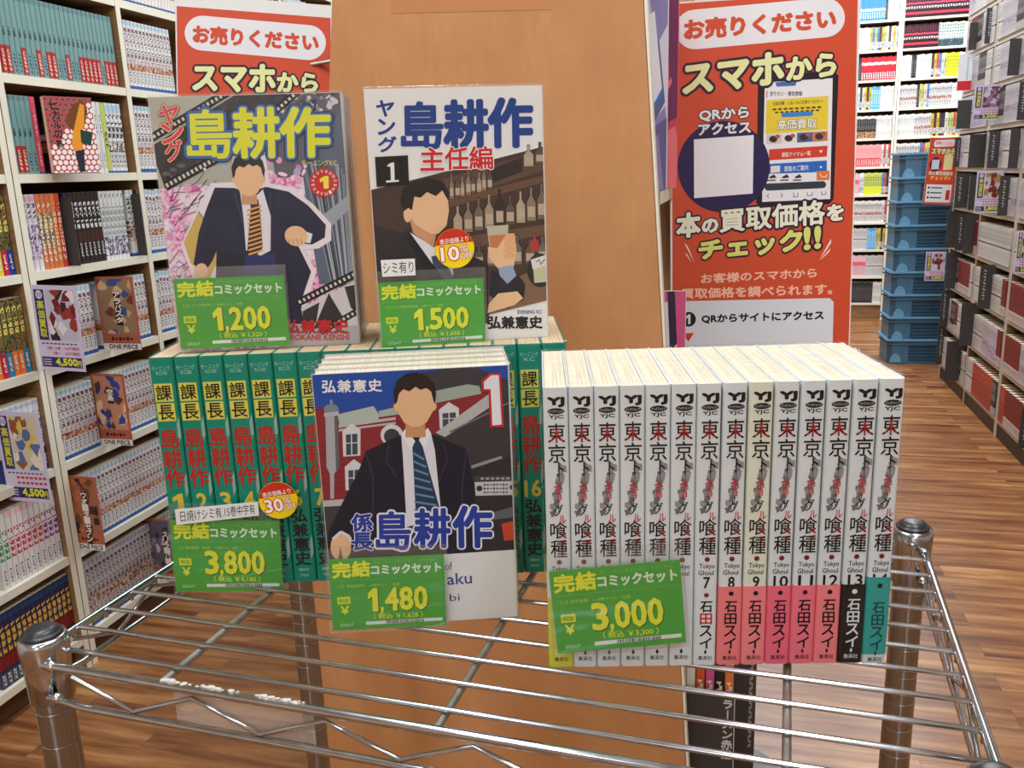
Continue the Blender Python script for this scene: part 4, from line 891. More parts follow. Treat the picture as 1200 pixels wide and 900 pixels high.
# bay further left, cut by the picture edge
ye = 1.6585
def tail(z, runs, h=.176):
    w = sum(n*((r[0] if r else T)+.0003) for _, n, _, _, *r in runs); left_row(z, ye-w, [(*a[:4], *(a[4:] if len(a) > 4 else (T,))) for a in runs], h)
tail(1.01, [('orange_red', 3, 'orange comic spine in the nearest bookcase bay', 'orange comics at the edge', .0165), ('kids', 3, 'dark many-coloured comic beside the orange ones, nearest bookcase bay', 'dark comics at the edge', .0165)])
tail(.783, [('kids', 9, 'many-coloured comic level with the 4,500 tag, nearest bookcase bay', 'many-coloured comics', .0165)])
tail(.543, [('blue_title', 7, 'white comic with blue title and navy foot', 'blue-title comics', .0165)])
tail(.312, [('green_title', 2, 'white comic with green title beside the red-titled ones', 'green-title comics', .0165), ('pink_top', 6, 'white comic with red title in the nearest bookcase bay', 'red-title comics', .0165), ('purple_title', 3, 'white comic with broad purple title beside the red-titled ones', 'purple-title comics', .0165)])
tail(.09, [('navy_gold', 15, 'navy and gold comic on the lowest shelf behind the rack post', 'navy-gold comics', .0155)])
# bay right of the narrow upright, partly behind the sets
for z, where in ((1.45, 'top shelf'), (1.232, 'second shelf')):
    shelf_run(left_at(z), C0, 14, T, .176, 'adventure', 'white comic with purple title, %s of the bay beyond the narrow upright' % where, 'adventure series, far bay, %s' % where)
# face-out volume with the honeycomb cover
def honey(mb):
    A = Art(mb, lambda p: (p[0]/1000, .174-p[1]/1000), clip=(.0004, .0004, .113, .1735))
    for j in range(15):
        for i in range(9):
            x, y_ = 4+i*13.4+(j % 2)*6.7, 6+j*12; fade = x+y_ < 120
            A.oval((x, y_), 5.8, 5.8, ink(170, 120, 120) if fade else ink(246, 240, 236), 1, 12)
            if fade: A.oval((x, y_), 4, 4, ink(110, 74, 80), 1.3, 12)
    A.poly([(42, 56), (66, 18), (92, 4), (100, 30), (86, 70), (60, 80)], ink(120, 74, 44), 2); A.poly([(58, 80), (84, 14), (94, 18), (88, 60), (74, 96), (78, 118), (56, 124), (50, 110)], ink(238, 156, 50), 2.3)
    A.poly([(76, 74), (106, 80), (96, 112), (74, 104)], ink(44, 72, 66), 2.5); A.poly([(56, 124), (78, 120), (74, 172), (60, 172)], ink(48, 50, 58), 2.3)
    for k, ch in enumerate('ヒカルの碁'): A.text(ch, (14, 10+k*22, 32, 29+k*22), ink(30, 24, 24), 2.6, .02)
volume('comic_book', 'face-out comic with red honeycomb cover on the cream bookcase', 'honeycomb comic', (LX+.022, yh-.012, 1.2324), 66, .016, .113, ink(196, 62, 66), honey, left=True, h=.174)

# ------------------------------------------------------------------ title dividers and tags standing out of the left shelves
def divider(name, label, cat, loc, w, h, back, art=None, rot=(0, 0, 0), group=None, th=.0016):
    mb = MB(); mb.box((0, 0, 0), (w, th, h), back)
    o = mb.build(name, None, loc, rot)
    tag(o, label, cat, group)
    if art:
        me = MB(); art(Art(me, lambda p: (p[0]*w, h-p[1]*h), clip=(.0003, .0003, w-.0003, h-.0003), eps=.00025), w, h)
        me.build('print', o)
    return o
BROWN = ink(170, 104, 76)
def jag(A, r, x0, y0, x1, y1, rx, ry, m, L):
    """one irregular patch of a printed picture, kept inside its frame"""
    cx, cy = r.uniform(x0, x1), r.uniform(y0, y1); n = r.randint(4, 8)
    A.poly([(min(x1, max(x0, cx+rx*r.uniform(.3, 1.1)*math.cos(2*math.pi*k/n))), min(y1, max(y0, cy+ry*r.uniform(.3, 1.2)*math.sin(2*math.pi*k/n)))) for k in range(n)], m, L)
def op_card(title, cols):
    def f(A, w, h):
        A.poly([(0, 0), (1, 0), (1, 1), (0, 1)], ink(176, 96, 72), 1); A.poly([(.06, .03), (.94, .03), (.94, .78), (.06, .78)], ink(*cols[0]), 1.4)
        r = random.Random(len(title)*7)
        for k in range(22): jag(A, r, .06, .03, .94, .78, .16, .09, ink(*cols[1+k % (len(cols)-1)]), 1.8+.04*k)
        n = len(title); A.poly([(.44, .2), (.62, .2), (.62, .24+.085*n), (.44, .24+.085*n)], ink(52, 36, 40), 2.8)
        for k, ch in enumerate(title): A.text(ch, (.44, .21+k*.085, .62, .285+k*.085), ink(236, 226, 210), 3.2, .05)
        for k in range(6): A.line((.24+k*.1, .85), (.31+k*.1, .85), .05-.02*(k % 2), ink(70, 26, 22), 2)
        A.poly([(0, .915), (1, .915), (1, 1), (0, 1)], ink(232, 230, 226), 1.6); A.text('ONE PIECE', (.14, .93, .92, .985), ink(36, 32, 34), 2, .05)
    return f
divider('title_divider', 'reddish-brown title divider with pale figures, beside the 4,500 tag', 'shelf divider', (LX-.02, 1.914, .7835), .113, .19, BROWN, op_card('アラバスタ', [(150, 120, 88), (206, 176, 136), (60, 84, 140), (120, 60, 50), (196, 160, 120)]))
divider('title_divider', 'reddish-brown title divider with blue print, below the pale-figured one', 'shelf divider', (LX-.02, 1.847, .5435), .10, .19, BROWN, op_card('空島', [(196, 140, 110), (48, 66, 140), (230, 200, 160), (56, 72, 150), (90, 60, 50)]))
divider('title_divider', 'reddish-brown title divider with dark print, third one down', 'shelf divider', (LX-.014, 1.7045, .3125), .086, .195, BROWN, op_card('ウォーターセブン', [(160, 100, 70), (50, 40, 44), (190, 110, 70), (120, 70, 50), (70, 50, 52)]))
divider('title_divider', 'grey and orange title divider on the lowest shelf of the cream bookcase', 'shelf divider', (LX-.02, 1.984, .0905), .098, .19, BROWN, op_card('スリラーバーク', [(96, 92, 106), (150, 146, 156), (60, 56, 70), (190, 186, 190), (110, 100, 116)]))
def buy_tag(price, cols, seed):
    def f(A, w, h):
        PU = ink(60, 52, 104)
        A.poly([(0, 0), (1, 0), (1, 1), (0, 1)], ink(206, 196, 222), 1); A.poly([(.06, .05), (.28, .05), (.28, .64), (.06, .64)], PU, 1.5)
        A.oval((.17, .11), .075, .05, ink(222, 216, 232), 2); A.text('高価', (.11, .085, .23, .11), PU, 2.4); A.text('買取', (.11, .114, .23, .137), PU, 2.4)
        for k, ch in enumerate('高価買取'): A.text(ch, (.10, .18+k*.11, .25, .275+k*.11), ink(206, 206, 60), 2, .05)
        A.poly([(.32, .05), (.94, .05), (.94, .64), (.32, .64)], ink(*cols[0]), 1.5)
        r = random.Random(seed)
        for k in range(20): jag(A, r, .32, .05, .94, .64, .15, .10, ink(*cols[1+k % (len(cols)-1)]), 1.8+.04*k)
        for k in range(9): A.line((.1+k*.09, .68), (.16+k*.09, .68), .014, ink(60, 56, 70), 2)
        if seed == 1: A.text('4巻〜6巻　150円買取', (.2, .715, .92, .75), RED, 2, .02); A.text('7巻〜　250円買取', (.32, .775, .92, .81), RED, 2, .02)
        else:
            for yy in (.73, .79): [A.line((.28+k*.1, yy), (.35+k*.1, yy), .025, RED, 2) for k in range(7)]
        A.poly([(.05, .84), (.95, .84), (.95, .96), (.05, .96)], PU, 1.5); A.text(price, (.36, .855, .84, .945), ink(222, 226, 50), 2, .07); A.text('円', (.85, .875, .93, .945), ink(222, 226, 50), 2, .05)
        for k in range(3): A.line((.08, .87+k*.03), (.26, .87+k*.03), .012, ink(200, 196, 220), 2)
    return f
LIL = ink(206, 198, 224)
divider('purchase_tag', 'lilac purchase tag reading 4,500, its whole print in view', 'price tag', (LX+.002, 1.670, .785), .122, .20, LIL, buy_tag('4,500', [(190, 190, 206), (120, 40, 44), (226, 222, 226), (60, 44, 50), (150, 60, 56)], 1), rot=(0, .03, 0), group='lilac purchase tags')
divider('purchase_tag', 'lilac purchase tag at the picture edge beside blue-titled comics', 'price tag', (LX-.02, 1.536, .508), .118, .212, LIL, buy_tag('4,500', [(206, 196, 170), (222, 190, 90), (90, 110, 160), (150, 90, 60), (230, 220, 200)], 2), group='lilac purchase tags')
DIV = plain('black_divider_board', (58, 56, 56), .45, var=.05)
divider('index_divider', 'charcoal index divider before the navy spine on the cream bookcase', 'shelf divider', (LX-.10, B0+8*.0155+.006, 1.0105), .115, .165, DIV)
divider('index_divider', 'charcoal index divider beyond the pale patterned spines', 'shelf divider', (LX-.10, B0+24*.0155+.016, 1.0105), .115, .165, DIV)
# ------------------------------------------------------------------ sloping island bookcase whose end panel stands behind the rack
IY = 1.25
def ix(z, right): return (-.0414-.0606*z) if right else (-.7625+.13*z)
isl = thing('island_bookcase', 'sloping wooden island bookcase, its plain brown end panel behind the comic sets', 'bookcase', (-.4, 2.0, 0))
def ip(z, r, dx=0): return (ix(z, r)+.4+dx, z)
TOPZ = 1.78
mb = MB(); mb.prism([ip(0, 0), ip(0, 1), ip(TOPZ, 1), ip(TOPZ, 0)], IY-2.0, IY-2.0+.022, M['panel_wood'])
A = Art(mb, y0=IY-2.0, eps=.0003)
e = bevel(mb.build('end_panel', isl), .002, 2)
tp = MB(); A = Art(tp, y0=IY-2.0, eps=.0003); A.poly([(-.085, 1.424), (.15, 1.412), (.152, 1.432), (-.083, 1.444)], M['tape'], 1); tp.build('tape_strip', e)
mb = MB(); mb.prism([ip(0, 1, .0006), ip(0, 1, .004), ip(TOPZ, 1, .004), ip(TOPZ, 1, .0006)], IY-2.0-.0005, IY-2.0+.024, M['shelf_white']); mb.build('edge_strip', isl)
mb = MB(); mb.prism([ip(.06, 0, .10), ip(.06, 1, -.12), ip(TOPZ-.02, 1, -.11), ip(TOPZ-.02, 0, .10)], IY-2.0+.0226, .95, M['shelf_wood']); mb.build('core', isl)
mb = MB(); mb.prism([ip(0, 0), ip(0, 1), ip(TOPZ, 1), ip(TOPZ, 0)], .9505, .9725, M['panel_wood']); mb.build('end_panel', isl)
for z in (.12, .44, .76, 1.165, 1.48):
    for r in (0, 1):
        x = ix(z, r)+.4; a, b = (x-.118, x+.006) if r else (x-.006, x+.098)
        mb = MB(); mb.box((a, IY-2.0+.0228, z-.018), (b, .95, z), M['shelf_wood'], {'+x' if r else '-x': M['shelf_white']}); mb.build('shelf_board', isl)
def face_out(name, label, cols, loc, rot, w=.128, h=.182, seed=1, t=.016):
    mb = MB(); mb.box((0, 0, 0), (w, t, h), M['pages_white'], {'-y': ink(*cols[0]), '+y': ink(*cols[0]), '+x': ink(*cols[0])})
    A = Art(mb, lambda p: (p[0]*w, h-p[1]*h), clip=(.0003, .0003, w-.0003, h-.0003)); r = random.Random(seed)
    for k in range(26):
        x, y = r.uniform(0, 1), r.uniform(0, 1); d = r.uniform(-.1, .1)
        A.poly([(x-.16+d, y-.2), (x+.05, y-.26), (x+.14, y+.1), (x-.06, y+.26)], ink(*cols[1+k % (len(cols)-1)]), 1+.05*k)
    return tag(mb.build(name, None, loc, rot), label, 'comic book')
# what stands on the island's right-hand shelves, seen in the slit beside the orange poster
xr = lambda z: ix(z, 1)
face_out('comic_book', 'face-out magazine with white, blue and violet cover beside the end panel', [(222, 222, 236), (196, 196, 224), (60, 130, 206), (150, 140, 190), (240, 240, 246), (110, 104, 150)], (xr(1.17)-.119, 1.345, 1.1655), (-.06, 0, 0), .128, .297, 3)
face_out('comic_book', 'face-out comic with white cover and pink title below the blue magazine', [(232, 230, 232), (240, 238, 238), (226, 96, 150), (236, 234, 236), (60, 50, 80)], (xr(.8)-.112, 1.36, .7605), (-.06, 0, 0), .128, .25, 8)
face_out('comic_book', 'coral-pink folder behind the blue and violet magazine', [(226, 96, 110), (236, 120, 126), (206, 70, 96), (120, 50, 90)], (xr(1.17)-.110, 1.44, 1.1655), (-.05, 0, 0), .128, .30, 5)
divider('index_divider', 'black index divider with white title standing out low beside the end panel', 'shelf divider', (-.063, 1.30, .1205), .082, .246, DIV,
        lambda A, w, h: [A.lines([(.02, 1), (.02, .03), (.1, .01), (.9, .01), (.97, .04), (.98, 1)], .016, ink(190, 190, 186), 1)] + [A.text(ch, (.72, .055+.0765*k, .955, .1315+.0765*k), ink(206, 206, 204), 1, .03, turn=ch == 'ー', em=True) for k, ch in enumerate('ラーメン赤猫')])
divider('index_divider', 'black index divider behind the first, low beside the end panel, small white print', 'shelf divider', (-.04, 1.372, .1205), .092, .31, DIV,
        lambda A, w, h: [A.lines([(.88+.06*(k % 2), .1+.03*k), (.94-.06*(k % 2), .115+.03*k)], .02, ink(150, 150, 148), 1) for k in range(20)])
x = -.062
for k, (c, nm) in enumerate((((232, 226, 206), 'cream'), ((226, 96, 50), 'orange-red'), ((206, 90, 150), 'pink'), ((44, 38, 40), 'black'), ((222, 120, 70), 'orange'))):
    key = 'low%d' % k; SP[key] = spine_mat('spine_low_%s' % nm.replace('-', '_'), c, [], (.2, .9, (240, 220, 180), 8), (.1, .5, [c, (230, 150, 110), (60, 40, 46), c]))
    mb = MB(); add_comic(mb, .0145, .285, SP[key], M['pages'], d=.03)
    tag(mb.build('comic_book', None, (x, 1.318, .1205)), '%s slim volume low behind the black index divider' % nm, 'comic book', 'colourful volumes low behind the divider'); x += .0155

# ------------------------------------------------------------------ orange "sell to us" posters
ORG = ink(204, 78, 48); DPU = ink(46, 26, 52); CRM = ink(232, 234, 212); LYE = ink(220, 222, 120); PWH = ink(226, 226, 230)
def outlined(A, st, q, fill, L=3, bold=.05, out=.1, oc=None):
    A.text(st, q, oc or DPU, L, bold+out); A.text(st, q, fill, L+1, bold)
def two_tone(A, st, q, L=3): outlined(A, st, q, ink(226, 230, 164), L, .085, .12)
def poster_right(A):
    A.poly([(787, 3), (1006, -14), (993, 600), (790, 600)], ORG, 1)
    A.capsule((814, 33), (967, 19), 23.5, PWH, 2); A.text('お売りください', ((802, 22), (979, 9), (979, 31), (802, 45)), ORG, 3, .09)
    two_tone(A, 'スマホ', ((801, 75), (917, 60), (917, 96), (801, 109))); two_tone(A, 'から', ((922, 68), (979, 61), (979, 87), (922, 93)))
    # telephone
    PH = [(888, 94), (893, 88), (977, 82), (983, 88), (977, 234), (972, 240), (892, 243), (886, 238)]
    A.poly(PH, ink(34, 26, 36), 1.5); A.poly([(896, 96), (976, 91), (973, 234), (893, 237)], ink(228, 228, 232), 1.8)
    A.poly([(908, 96), (934, 93), (932, 100), (910, 101)], ink(70, 110, 170), 2); A.text('売りたい・買取情報', (902, 106.6, 940, 112), K, 2.2, .02); A.line((898.5, 106), (898.3, 114), 1.2, ORG, 2.2)
    A.poly([(898, 117), (971, 112), (970, 152), (897, 157)], ink(226, 200, 56), 2.1)
    A.text('日本市場・ふるいちにお売りください！', ((906, 119), (964, 116), (964, 120.5), (906, 123.5)), K, 2.4, .02)
    for k in range(9): A.line((905+k*6.6, 128-k*.3), (909.5+k*6.6, 127.8-k*.3), 2.2, ink(90, 70, 30), 2.4); A.line((908+k*6, 131.6-k*.3), (912+k*6, 131.4-k*.3), 2.0, ink(90, 70, 30), 2.4)
    A.capsule((918, 134.6), (950, 133), 2.8, ink(60, 130, 200), 2.4)
    outlined(A, '高価買取', ((911, 140.5), (957, 138.5), (957, 150.5), (911, 152)), ink(240, 238, 230), 2.4, .03, .06, K)
    for k, c in enumerate(((206, 196, 190), (222, 222, 222), (66, 96, 140), (190, 120, 90))):
        x = 898+18*k; A.poly([(x, 158-k*1.1), (x+18, 157-k*1.1), (x+18, 168-k*.9), (x, 169-k*.9)], ink(*c), 2.2); A.oval((x+8, 163-k), 5, 4, ink(60, 44, 44), 2.5, 10); A.oval((x+13, 160-k), 3, 2.5, ink(170, 90, 60), 2.6, 8)
    A.poly([(901, 175), (970, 171), (969, 184), (901, 188)], ink(206, 64, 40), 2.2); A.text('買取アイテム一覧', ((916, 179), (950, 177), (950, 182.5), (916, 184.5)), ink(240, 230, 226), 2.5, .02); A.poly([(960, 176.5), (964, 176.3), (962, 180)], PWH, 2.5)
    A.poly([(897, 192.5), (969, 188.5), (969, 202), (897, 204)], ink(40, 104, 190), 2.2); A.text('買取のご案内', ((919, 195), (947, 193.5), (947, 200), (919, 201.5)), PWH, 2.5, .02); A.poly([(961, 194.5), (964, 196.3), (961, 198)], PWH, 2.5)
    A.poly([(903, 195), (914, 194), (914, 202), (903, 203)], ink(222, 214, 214), 2.4)
    for k in range(3): A.poly([(901+k*15, 208), (907+k*15, 204.5), (910+k*15, 208.5), (902+k*15, 209.4)], ink(50, 44, 50), 2.4); A.line((899+k*15, 211.6), (909+k*15, 211.4), 1.6, ink(90, 84, 90), 2.4)
    A.poly([(957, 201), (972, 200.5), (972, 211.5), (957, 212)], ink(222, 120, 50), 2.6); A.lines([(961, 204), (963, 208), (968, 208), (969, 205)], 1, PWH, 2.8)
    A.capsule((900, 219.5), (964, 217), 4.2, ink(52, 58, 70), 2.4)
    for q in ([(901, 227.5), (899, 230), (901, 232.5)], [(915, 227), (917, 229.5), (915, 232)], [(930, 226), (930, 231.5), (935, 231), (935, 226)], [(946, 225.6), (946, 230), (952, 229.6), (952, 225.4)], [(963, 224.8), (963, 229), (968, 228.6), (968, 224.6)]): A.lines(q, .8, ink(60, 70, 110), 2.4)
    # round field with the (empty) white code panel
    A.oval((848, 195), 54, 54, ink(42, 30, 78), 2.6, 48); A.poly([(813, 163), (883, 158), (882, 227), (813.5, 232)], ink(232, 232, 236), 2.9)
    outlined(A, 'QRから', ((819.5, 128), (877, 124.5), (877, 138.5), (819.5, 142)), PWH, 3.2, .07, .10); outlined(A, 'アクセス', ((818.5, 145), (879, 142), (879, 155), (818.5, 158)), PWH, 3.2, .07, .10)
    for ch, q in (('本', ((794, 251), (820, 248.5), (820, 276), (794, 278))), ('の', ((823.5, 258), (841, 256), (841, 271), (823.5, 273))), ('買取価格', ((844, 246), (966, 235), (966, 263), (844, 272))), ('を', ((970, 242), (988, 240), (988, 258), (970, 260)))):
        outlined(A, ch, q, CRM, 3, .085 if len(ch) < 2 else .05, .11 if len(ch) < 2 else .13)
    outlined(A, 'チェック', ((820, 283), (939, 270), (939, 294), (820, 304)), LYE, 3.6, .085, .11); outlined(A, '!!', ((943, 268), (961, 266.5), (961, 291), (943, 293)), LYE, 3.6, .06, .10)
    for P in ([(802, 284), (806, 288), (815, 309)], [(803, 296), (806, 298), (811, 308)], [(974, 281), (974, 286), (960, 306)], [(973, 292), (972, 296), (961, 306)]): A.poly(P, ink(244, 226, 214), 2)
    PE = ink(244, 190, 166)
    A.text('お客様のスマホから', ((822, 321), (957, 315), (957, 326), (822, 332)), PE, 2, .05); A.text('買取価格を調べられます。', ((799.5, 338), (975, 333.5), (975, 346), (799.5, 349.5)), PE, 2, .05)
    A.poly([(800, 352.5), (972, 350.5), (977, 355), (972, 560), (800, 560), (795, 357)], ink(216, 222, 230), 2)
    A.oval((807.5, 373.5), 8.6, 8.6, K, 3); A.text('1', (805, 368, 809.5, 379), PWH, 3.5, .03)
    A.text('QRからサイトにアクセス', ((823, 368.5), (965, 365.5), (965, 376), (823, 378.5)), K, 3, .07); A.poly([(800.5, 390), (814, 389.5), (807.5, 399.5)], ink(206, 60, 44), 3)
def poster_left(A):
    A.poly([(207, 7), (388, 21), (386, 520), (213, 500)], ORG, 1)
    A.capsule((237, 39), (362, 50), 20.5, PWH, 2); A.text('お売りください', ((227, 30), (373, 41), (373, 60), (227, 50)), ORG, 3, .09)
    two_tone(A, 'スマホ', ((227, 77), (322, 77), (322, 108), (227, 106))); two_tone(A, 'から', ((326, 86), (372, 87), (372, 108), (326, 107)))
    A.poly([(304, 112), (378, 116), (376, 250), (304, 246)], ink(34, 26, 36), 1.5); A.poly([(310, 116), (372, 120), (370, 240), (310, 238)], ink(228, 228, 232), 1.8); A.oval((262, 205), 46, 50, ink(42, 30, 78), 2)
def poster(label, loc, rot, w, h, art, fn, down, arm=None):
    o = thing('poster', label, 'poster', loc, rot, 'orange shop posters')
    mb = MB(); mb.box((0, 0, -down), (w, .003, h), ink(226, 226, 224))
    art(Art(mb, fn, clip=(.002, -down+.002, w-.002, h-.002), eps=.0002)); mb.build('sheet', o)
    if arm:                                     # carried by a bracket from the island bookcase
        s = MB(); R = (Matrix.Translation(loc) @ Matrix.Rotation(rot[2], 4, 'Z') @ Matrix.Rotation(rot[1], 4, 'Y') @ Matrix.Rotation(rot[0], 4, 'X')).inverted()
        for z in (.06, h-.12): s.tube([(w*.55, .004, z), (w*.75, .02, z), tuple(R @ Vector(arm(z)))], .004, M['rod'], 8)
        s.build('bracket', o); return o
    s = MB(); zf = -loc[2]+.001; z2 = Vector((0, 0, 0)); R = (Matrix.Rotation(rot[2], 3, 'Z') @ Matrix.Rotation(rot[1], 3, 'Y') @ Matrix.Rotation(rot[0], 3, 'X')).inverted()
    g = lambda x, y, z: tuple(R @ Vector((x, y, z)))
    dz = Matrix.Rotation(rot[2], 3, 'Z'); c = dz @ Vector((w/2-.03, .056, 0))
    top = R.inverted() @ Vector((w/2-.03, .006, h-.08))
    s.tube([g(c.x, c.y, zf+.012), g(c.x, c.y, top.z-.05), g(top.x, top.y+.002, top.z)], .0075, M['rod'], 12)
    mid = R.inverted() @ Vector((w/2-.03, .004, -down+.05)); s.tube([g(c.x, c.y, mid.z), g(mid.x, mid.y, mid.z)], .005, M['black_plastic'], 8)
    s.build('stand_pole', o)
    b = MB(); n = 28; vs = []
    for z in (zf, zf+.012): vs += [g(c.x+.11*math.cos(2*math.pi*k/n), c.y+.09*math.sin(2*math.pi*k/n), z) for k in range(n)]
    b.add(vs, [list(range(n-1, -1, -1)), list(range(n, 2*n))]+[(k, (k+1) % n, n+(k+1) % n, n+k) for k in range(n)], M['black_plastic']); b.build('stand_foot', o)
    return o
dg = math.radians
PRw, PRh = .30, .5625
poster('orange poster with a phone picture, fully in view beside the brown end panel', (-.1055, 1.505, H-.304), (dg(-3.7), dg(-.4), dg(8.5)), PRw, PRh, poster_right, homog([(784, 1), (1010, -13), (996, 403), (787, 405)], [(0, PRh), (PRw, PRh), (PRw, 0), (0, 0)]), .40)
PLw, PLh = .30, .4766
LR = (dg(-5.02), dg(4.74), dg(24.33))
pl_off = 14/291*PLh
poster('orange poster half hidden behind the blossom cover set', (-1.0892, 1.5578, H-.135), LR, PLw, PLh+.022, poster_left, homog([(205, 5), (390, 20), (388, 300), (211, 296)], [(0, PLh), (PLw, PLh), (PLw, 0), (0, 0)]), .42, arm=lambda z: (ix(H-.135+z, 0)+.002, 1.70, H-.135+z))

# ------------------------------------------------------------------ right-hand and far bookcases
RXF = 1.12; RZ = [.085, .305, .525, .735, .945, 1.142, 1.33, 1.515, 1.70, 1.885, 2.07]
M['shelf_grey'] = plain('shelf_grey', (190, 186, 176), .5, var=.03)
for k, (a, b) in enumerate(((2.30, 3.18), (3.183, 4.063), (4.066, 5.20))):
    bookcase('bookcase', ('grey-edged bookcase unit at the near end of the aisle row', 'grey-edged bookcase unit in the middle of the aisle row', 'grey-edged bookcase unit of the aisle row beside the blue crates')[k], a, b, [(a+b)/2], RZ, RXF, 1, .2, '-x', 2.26, 'shelf_grey', 'plinth_dark', .003)
BZ = [.128+.203*k for k in range(12)]; BYF = 7.1
def back_case(label, x0, x1):
    o = thing('bookcase', label, 'bookcase', ((x0+x1)/2, BYF, 0)); ox = (x0+x1)/2; fm = {'-y': M['shelf_white']}
    for x in (x0+.008, x1-.008):
        b = MB(); b.box((x-.008-ox, 0, 0), (x+.008-ox, .2, 2.56), M['shelf_wood'], fm); b.build('upright', o)
    for z in BZ:
        b = MB(); b.box((x0+.0165-ox, .0004, z-.016), (x1-.0165-ox, .2, z), M['shelf_wood'], {**fm, '+z': M['shelf_white']}); b.build('shelf_board', o)
    b = MB(); b.box((x0+.0165-ox, .012, 0), (x1-.0165-ox, .03, BZ[0]-.017), M['shelf_wood']); b.build('plinth', o)
    b = MB(); b.box((x0-ox, .2005, 0), (x1-ox, .21, 2.56), M['shelf_wood']); b.build('back_panel', o)
for lab, a, b in (('far white-edged bookcase wholly behind the orange poster', .13, .612), ('far bookcase between the orange poster and the white upright', .615, 1.097), ('far bookcase above the stack of blue crates', 1.10, 1.582), ('far white-edged bookcase behind the end of the aisle row', 1.585, 2.067)): back_case(lab, a, b)

SP.update({
 'wine': spine_mat('spine_wine', (128, 36, 36), [(0, .26, (206, 196, 190))], [(.45, .9, (96, 22, 24), 6), (.05, .22, (120, 90, 86), 3)]),
 'brick': spine_mat('spine_brick', (176, 70, 58), [(.5, .54, (120, 40, 40))], [(.1, .45, (120, 40, 36), 5)], (.6, .95, [(196, 96, 80), (170, 60, 54), (206, 120, 104)])),
 'bark': spine_mat('spine_bark', [(150, 96, 60), (120, 70, 50), (176, 120, 76)], [(0, .2, (190, 170, 160))], [(.3, .9, (80, 46, 30), 7)], (.3, .8, [(160, 104, 66), (206, 150, 90), (90, 56, 40)])),
 'ash': spine_mat('spine_ash', (196, 192, 196), [], [(.5, .9, (120, 112, 124), 6), (.08, .3, (140, 132, 140), 4)], (.3, .48, [(196, 192, 198), (150, 140, 160), (222, 218, 222)])),
 'lilac': spine_mat('spine_lilac', (206, 198, 214), [], [(.5, .9, (120, 100, 140), 6)], (.05, .45, [(216, 206, 222), (136, 116, 170), (206, 196, 214), (96, 84, 120)])),
 'salmon': spine_mat('spine_salmon', (206, 140, 132), [(.4, .44, (176, 96, 92))], [(.05, .38, (176, 60, 60), 5)], None),
 'chalk': spine_mat('spine_chalk', (206, 206, 202), [(.44, .48, (70, 66, 66))], [(.55, .92, (120, 116, 112), 7), (.06, .38, (170, 168, 164), 4)]),
 'coal': spine_mat('spine_coal', (50, 48, 50), [(0, .22, (170, 168, 166))], [(.4, .9, (160, 158, 156), 7)]),
 'forest': spine_mat('spine_forest', [(90, 110, 70), (120, 80, 60), (150, 120, 80)], [], [(.5, .9, (206, 200, 150), 4)], (.1, .7, [(80, 110, 60), (170, 110, 70), (60, 70, 50), (190, 150, 90)])),
 'far_blue': spine_mat('spine_far_blue', (70, 144, 226), [(.40, .52, (196, 222, 246))], [(.1, .36, (206, 226, 246), 5)]),
 'far_black_red': spine_mat('spine_far_black_red', (44, 20, 30), [(.56, .64, (206, 70, 96)), (.14, .24, (206, 60, 76))], [(.38, .5, (236, 226, 226), 1), (.7, .95, (120, 50, 70), 4)]),
 'far_red': spine_mat('spine_far_red', (226, 44, 58), [(.66, .78, (240, 220, 220)), (.2, .3, (90, 40, 80))], [(.06, .36, (246, 236, 236), 4)]),
 'far_black': spine_mat('spine_far_black', (46, 48, 50), [], [(.1, .9, (110, 110, 112), 8)]),
 'far_black_foot': spine_mat('spine_far_black_foot', (52, 50, 52), [(.88, 1, (226, 226, 222))], [(.4, .85, (120, 120, 120), 6)], (0, .3, [(40, 36, 40), (226, 206, 140), (60, 50, 50), (206, 60, 60), (236, 226, 220)])),
 'far_pink': spine_mat('spine_far_pink', (246, 176, 176), [(.02, .4, (220, 60, 70))], [(.5, .9, (240, 120, 130), 6), (.06, .36, (250, 220, 220), 5)]),
 'far_white': spine_mat('spine_far_white', (240, 242, 238), [], [(.5, .9, (140, 150, 146), 6), (.06, .34, (170, 176, 172), 4)]),
 'far_white_dark': spine_mat('spine_far_white_dark', (240, 240, 238), [], [(.5, .9, (60, 54, 58), 6, (.1, .9)), (.06, .34, (90, 84, 90), 4)], (.34, .48, [(236, 230, 226), (170, 120, 110), (236, 236, 230)])),
 'far_mix': spine_mat('spine_far_mix', [(236, 236, 230), (226, 190, 60), (90, 140, 206), (236, 236, 236), (196, 210, 120), (60, 50, 60), (222, 90, 90)], [], [(.4, .9, (80, 76, 84), 5)], (.1, .36, [(236, 230, 220), (120, 150, 190), (226, 200, 160), (240, 240, 236)])),
 'far_teal': spine_mat('spine_far_teal', (226, 236, 226), [], [(.3, .95, (70, 110, 110), 5)], (0, .3, [(90, 130, 150), (60, 80, 90), (140, 170, 170)])),
 'far_yellow': spine_mat('spine_far_yellow', (232, 236, 60), [], [(.2, .9, (150, 160, 40), 5)]),
 'far_rose': spine_mat('spine_far_rose', (240, 200, 210), [(.5, .7, (240, 110, 130))], [(.1, .5, (200, 150, 170), 5)]),
 'far_lime': spine_mat('spine_far_lime', (220, 232, 110), [(0, .34, (226, 236, 60))], [(.4, .95, (90, 110, 60), 5)]),
 'far_sky': spine_mat('spine_far_sky', (90, 176, 232), [], [(.1, .9, (190, 226, 246), 7)]),
 'far_silver': spine_mat('spine_far_silver', (216, 218, 220), [(.46, .52, (150, 140, 150))], [(.6, .95, (150, 146, 150), 5), (.06, .4, (180, 178, 180), 4)]),
})
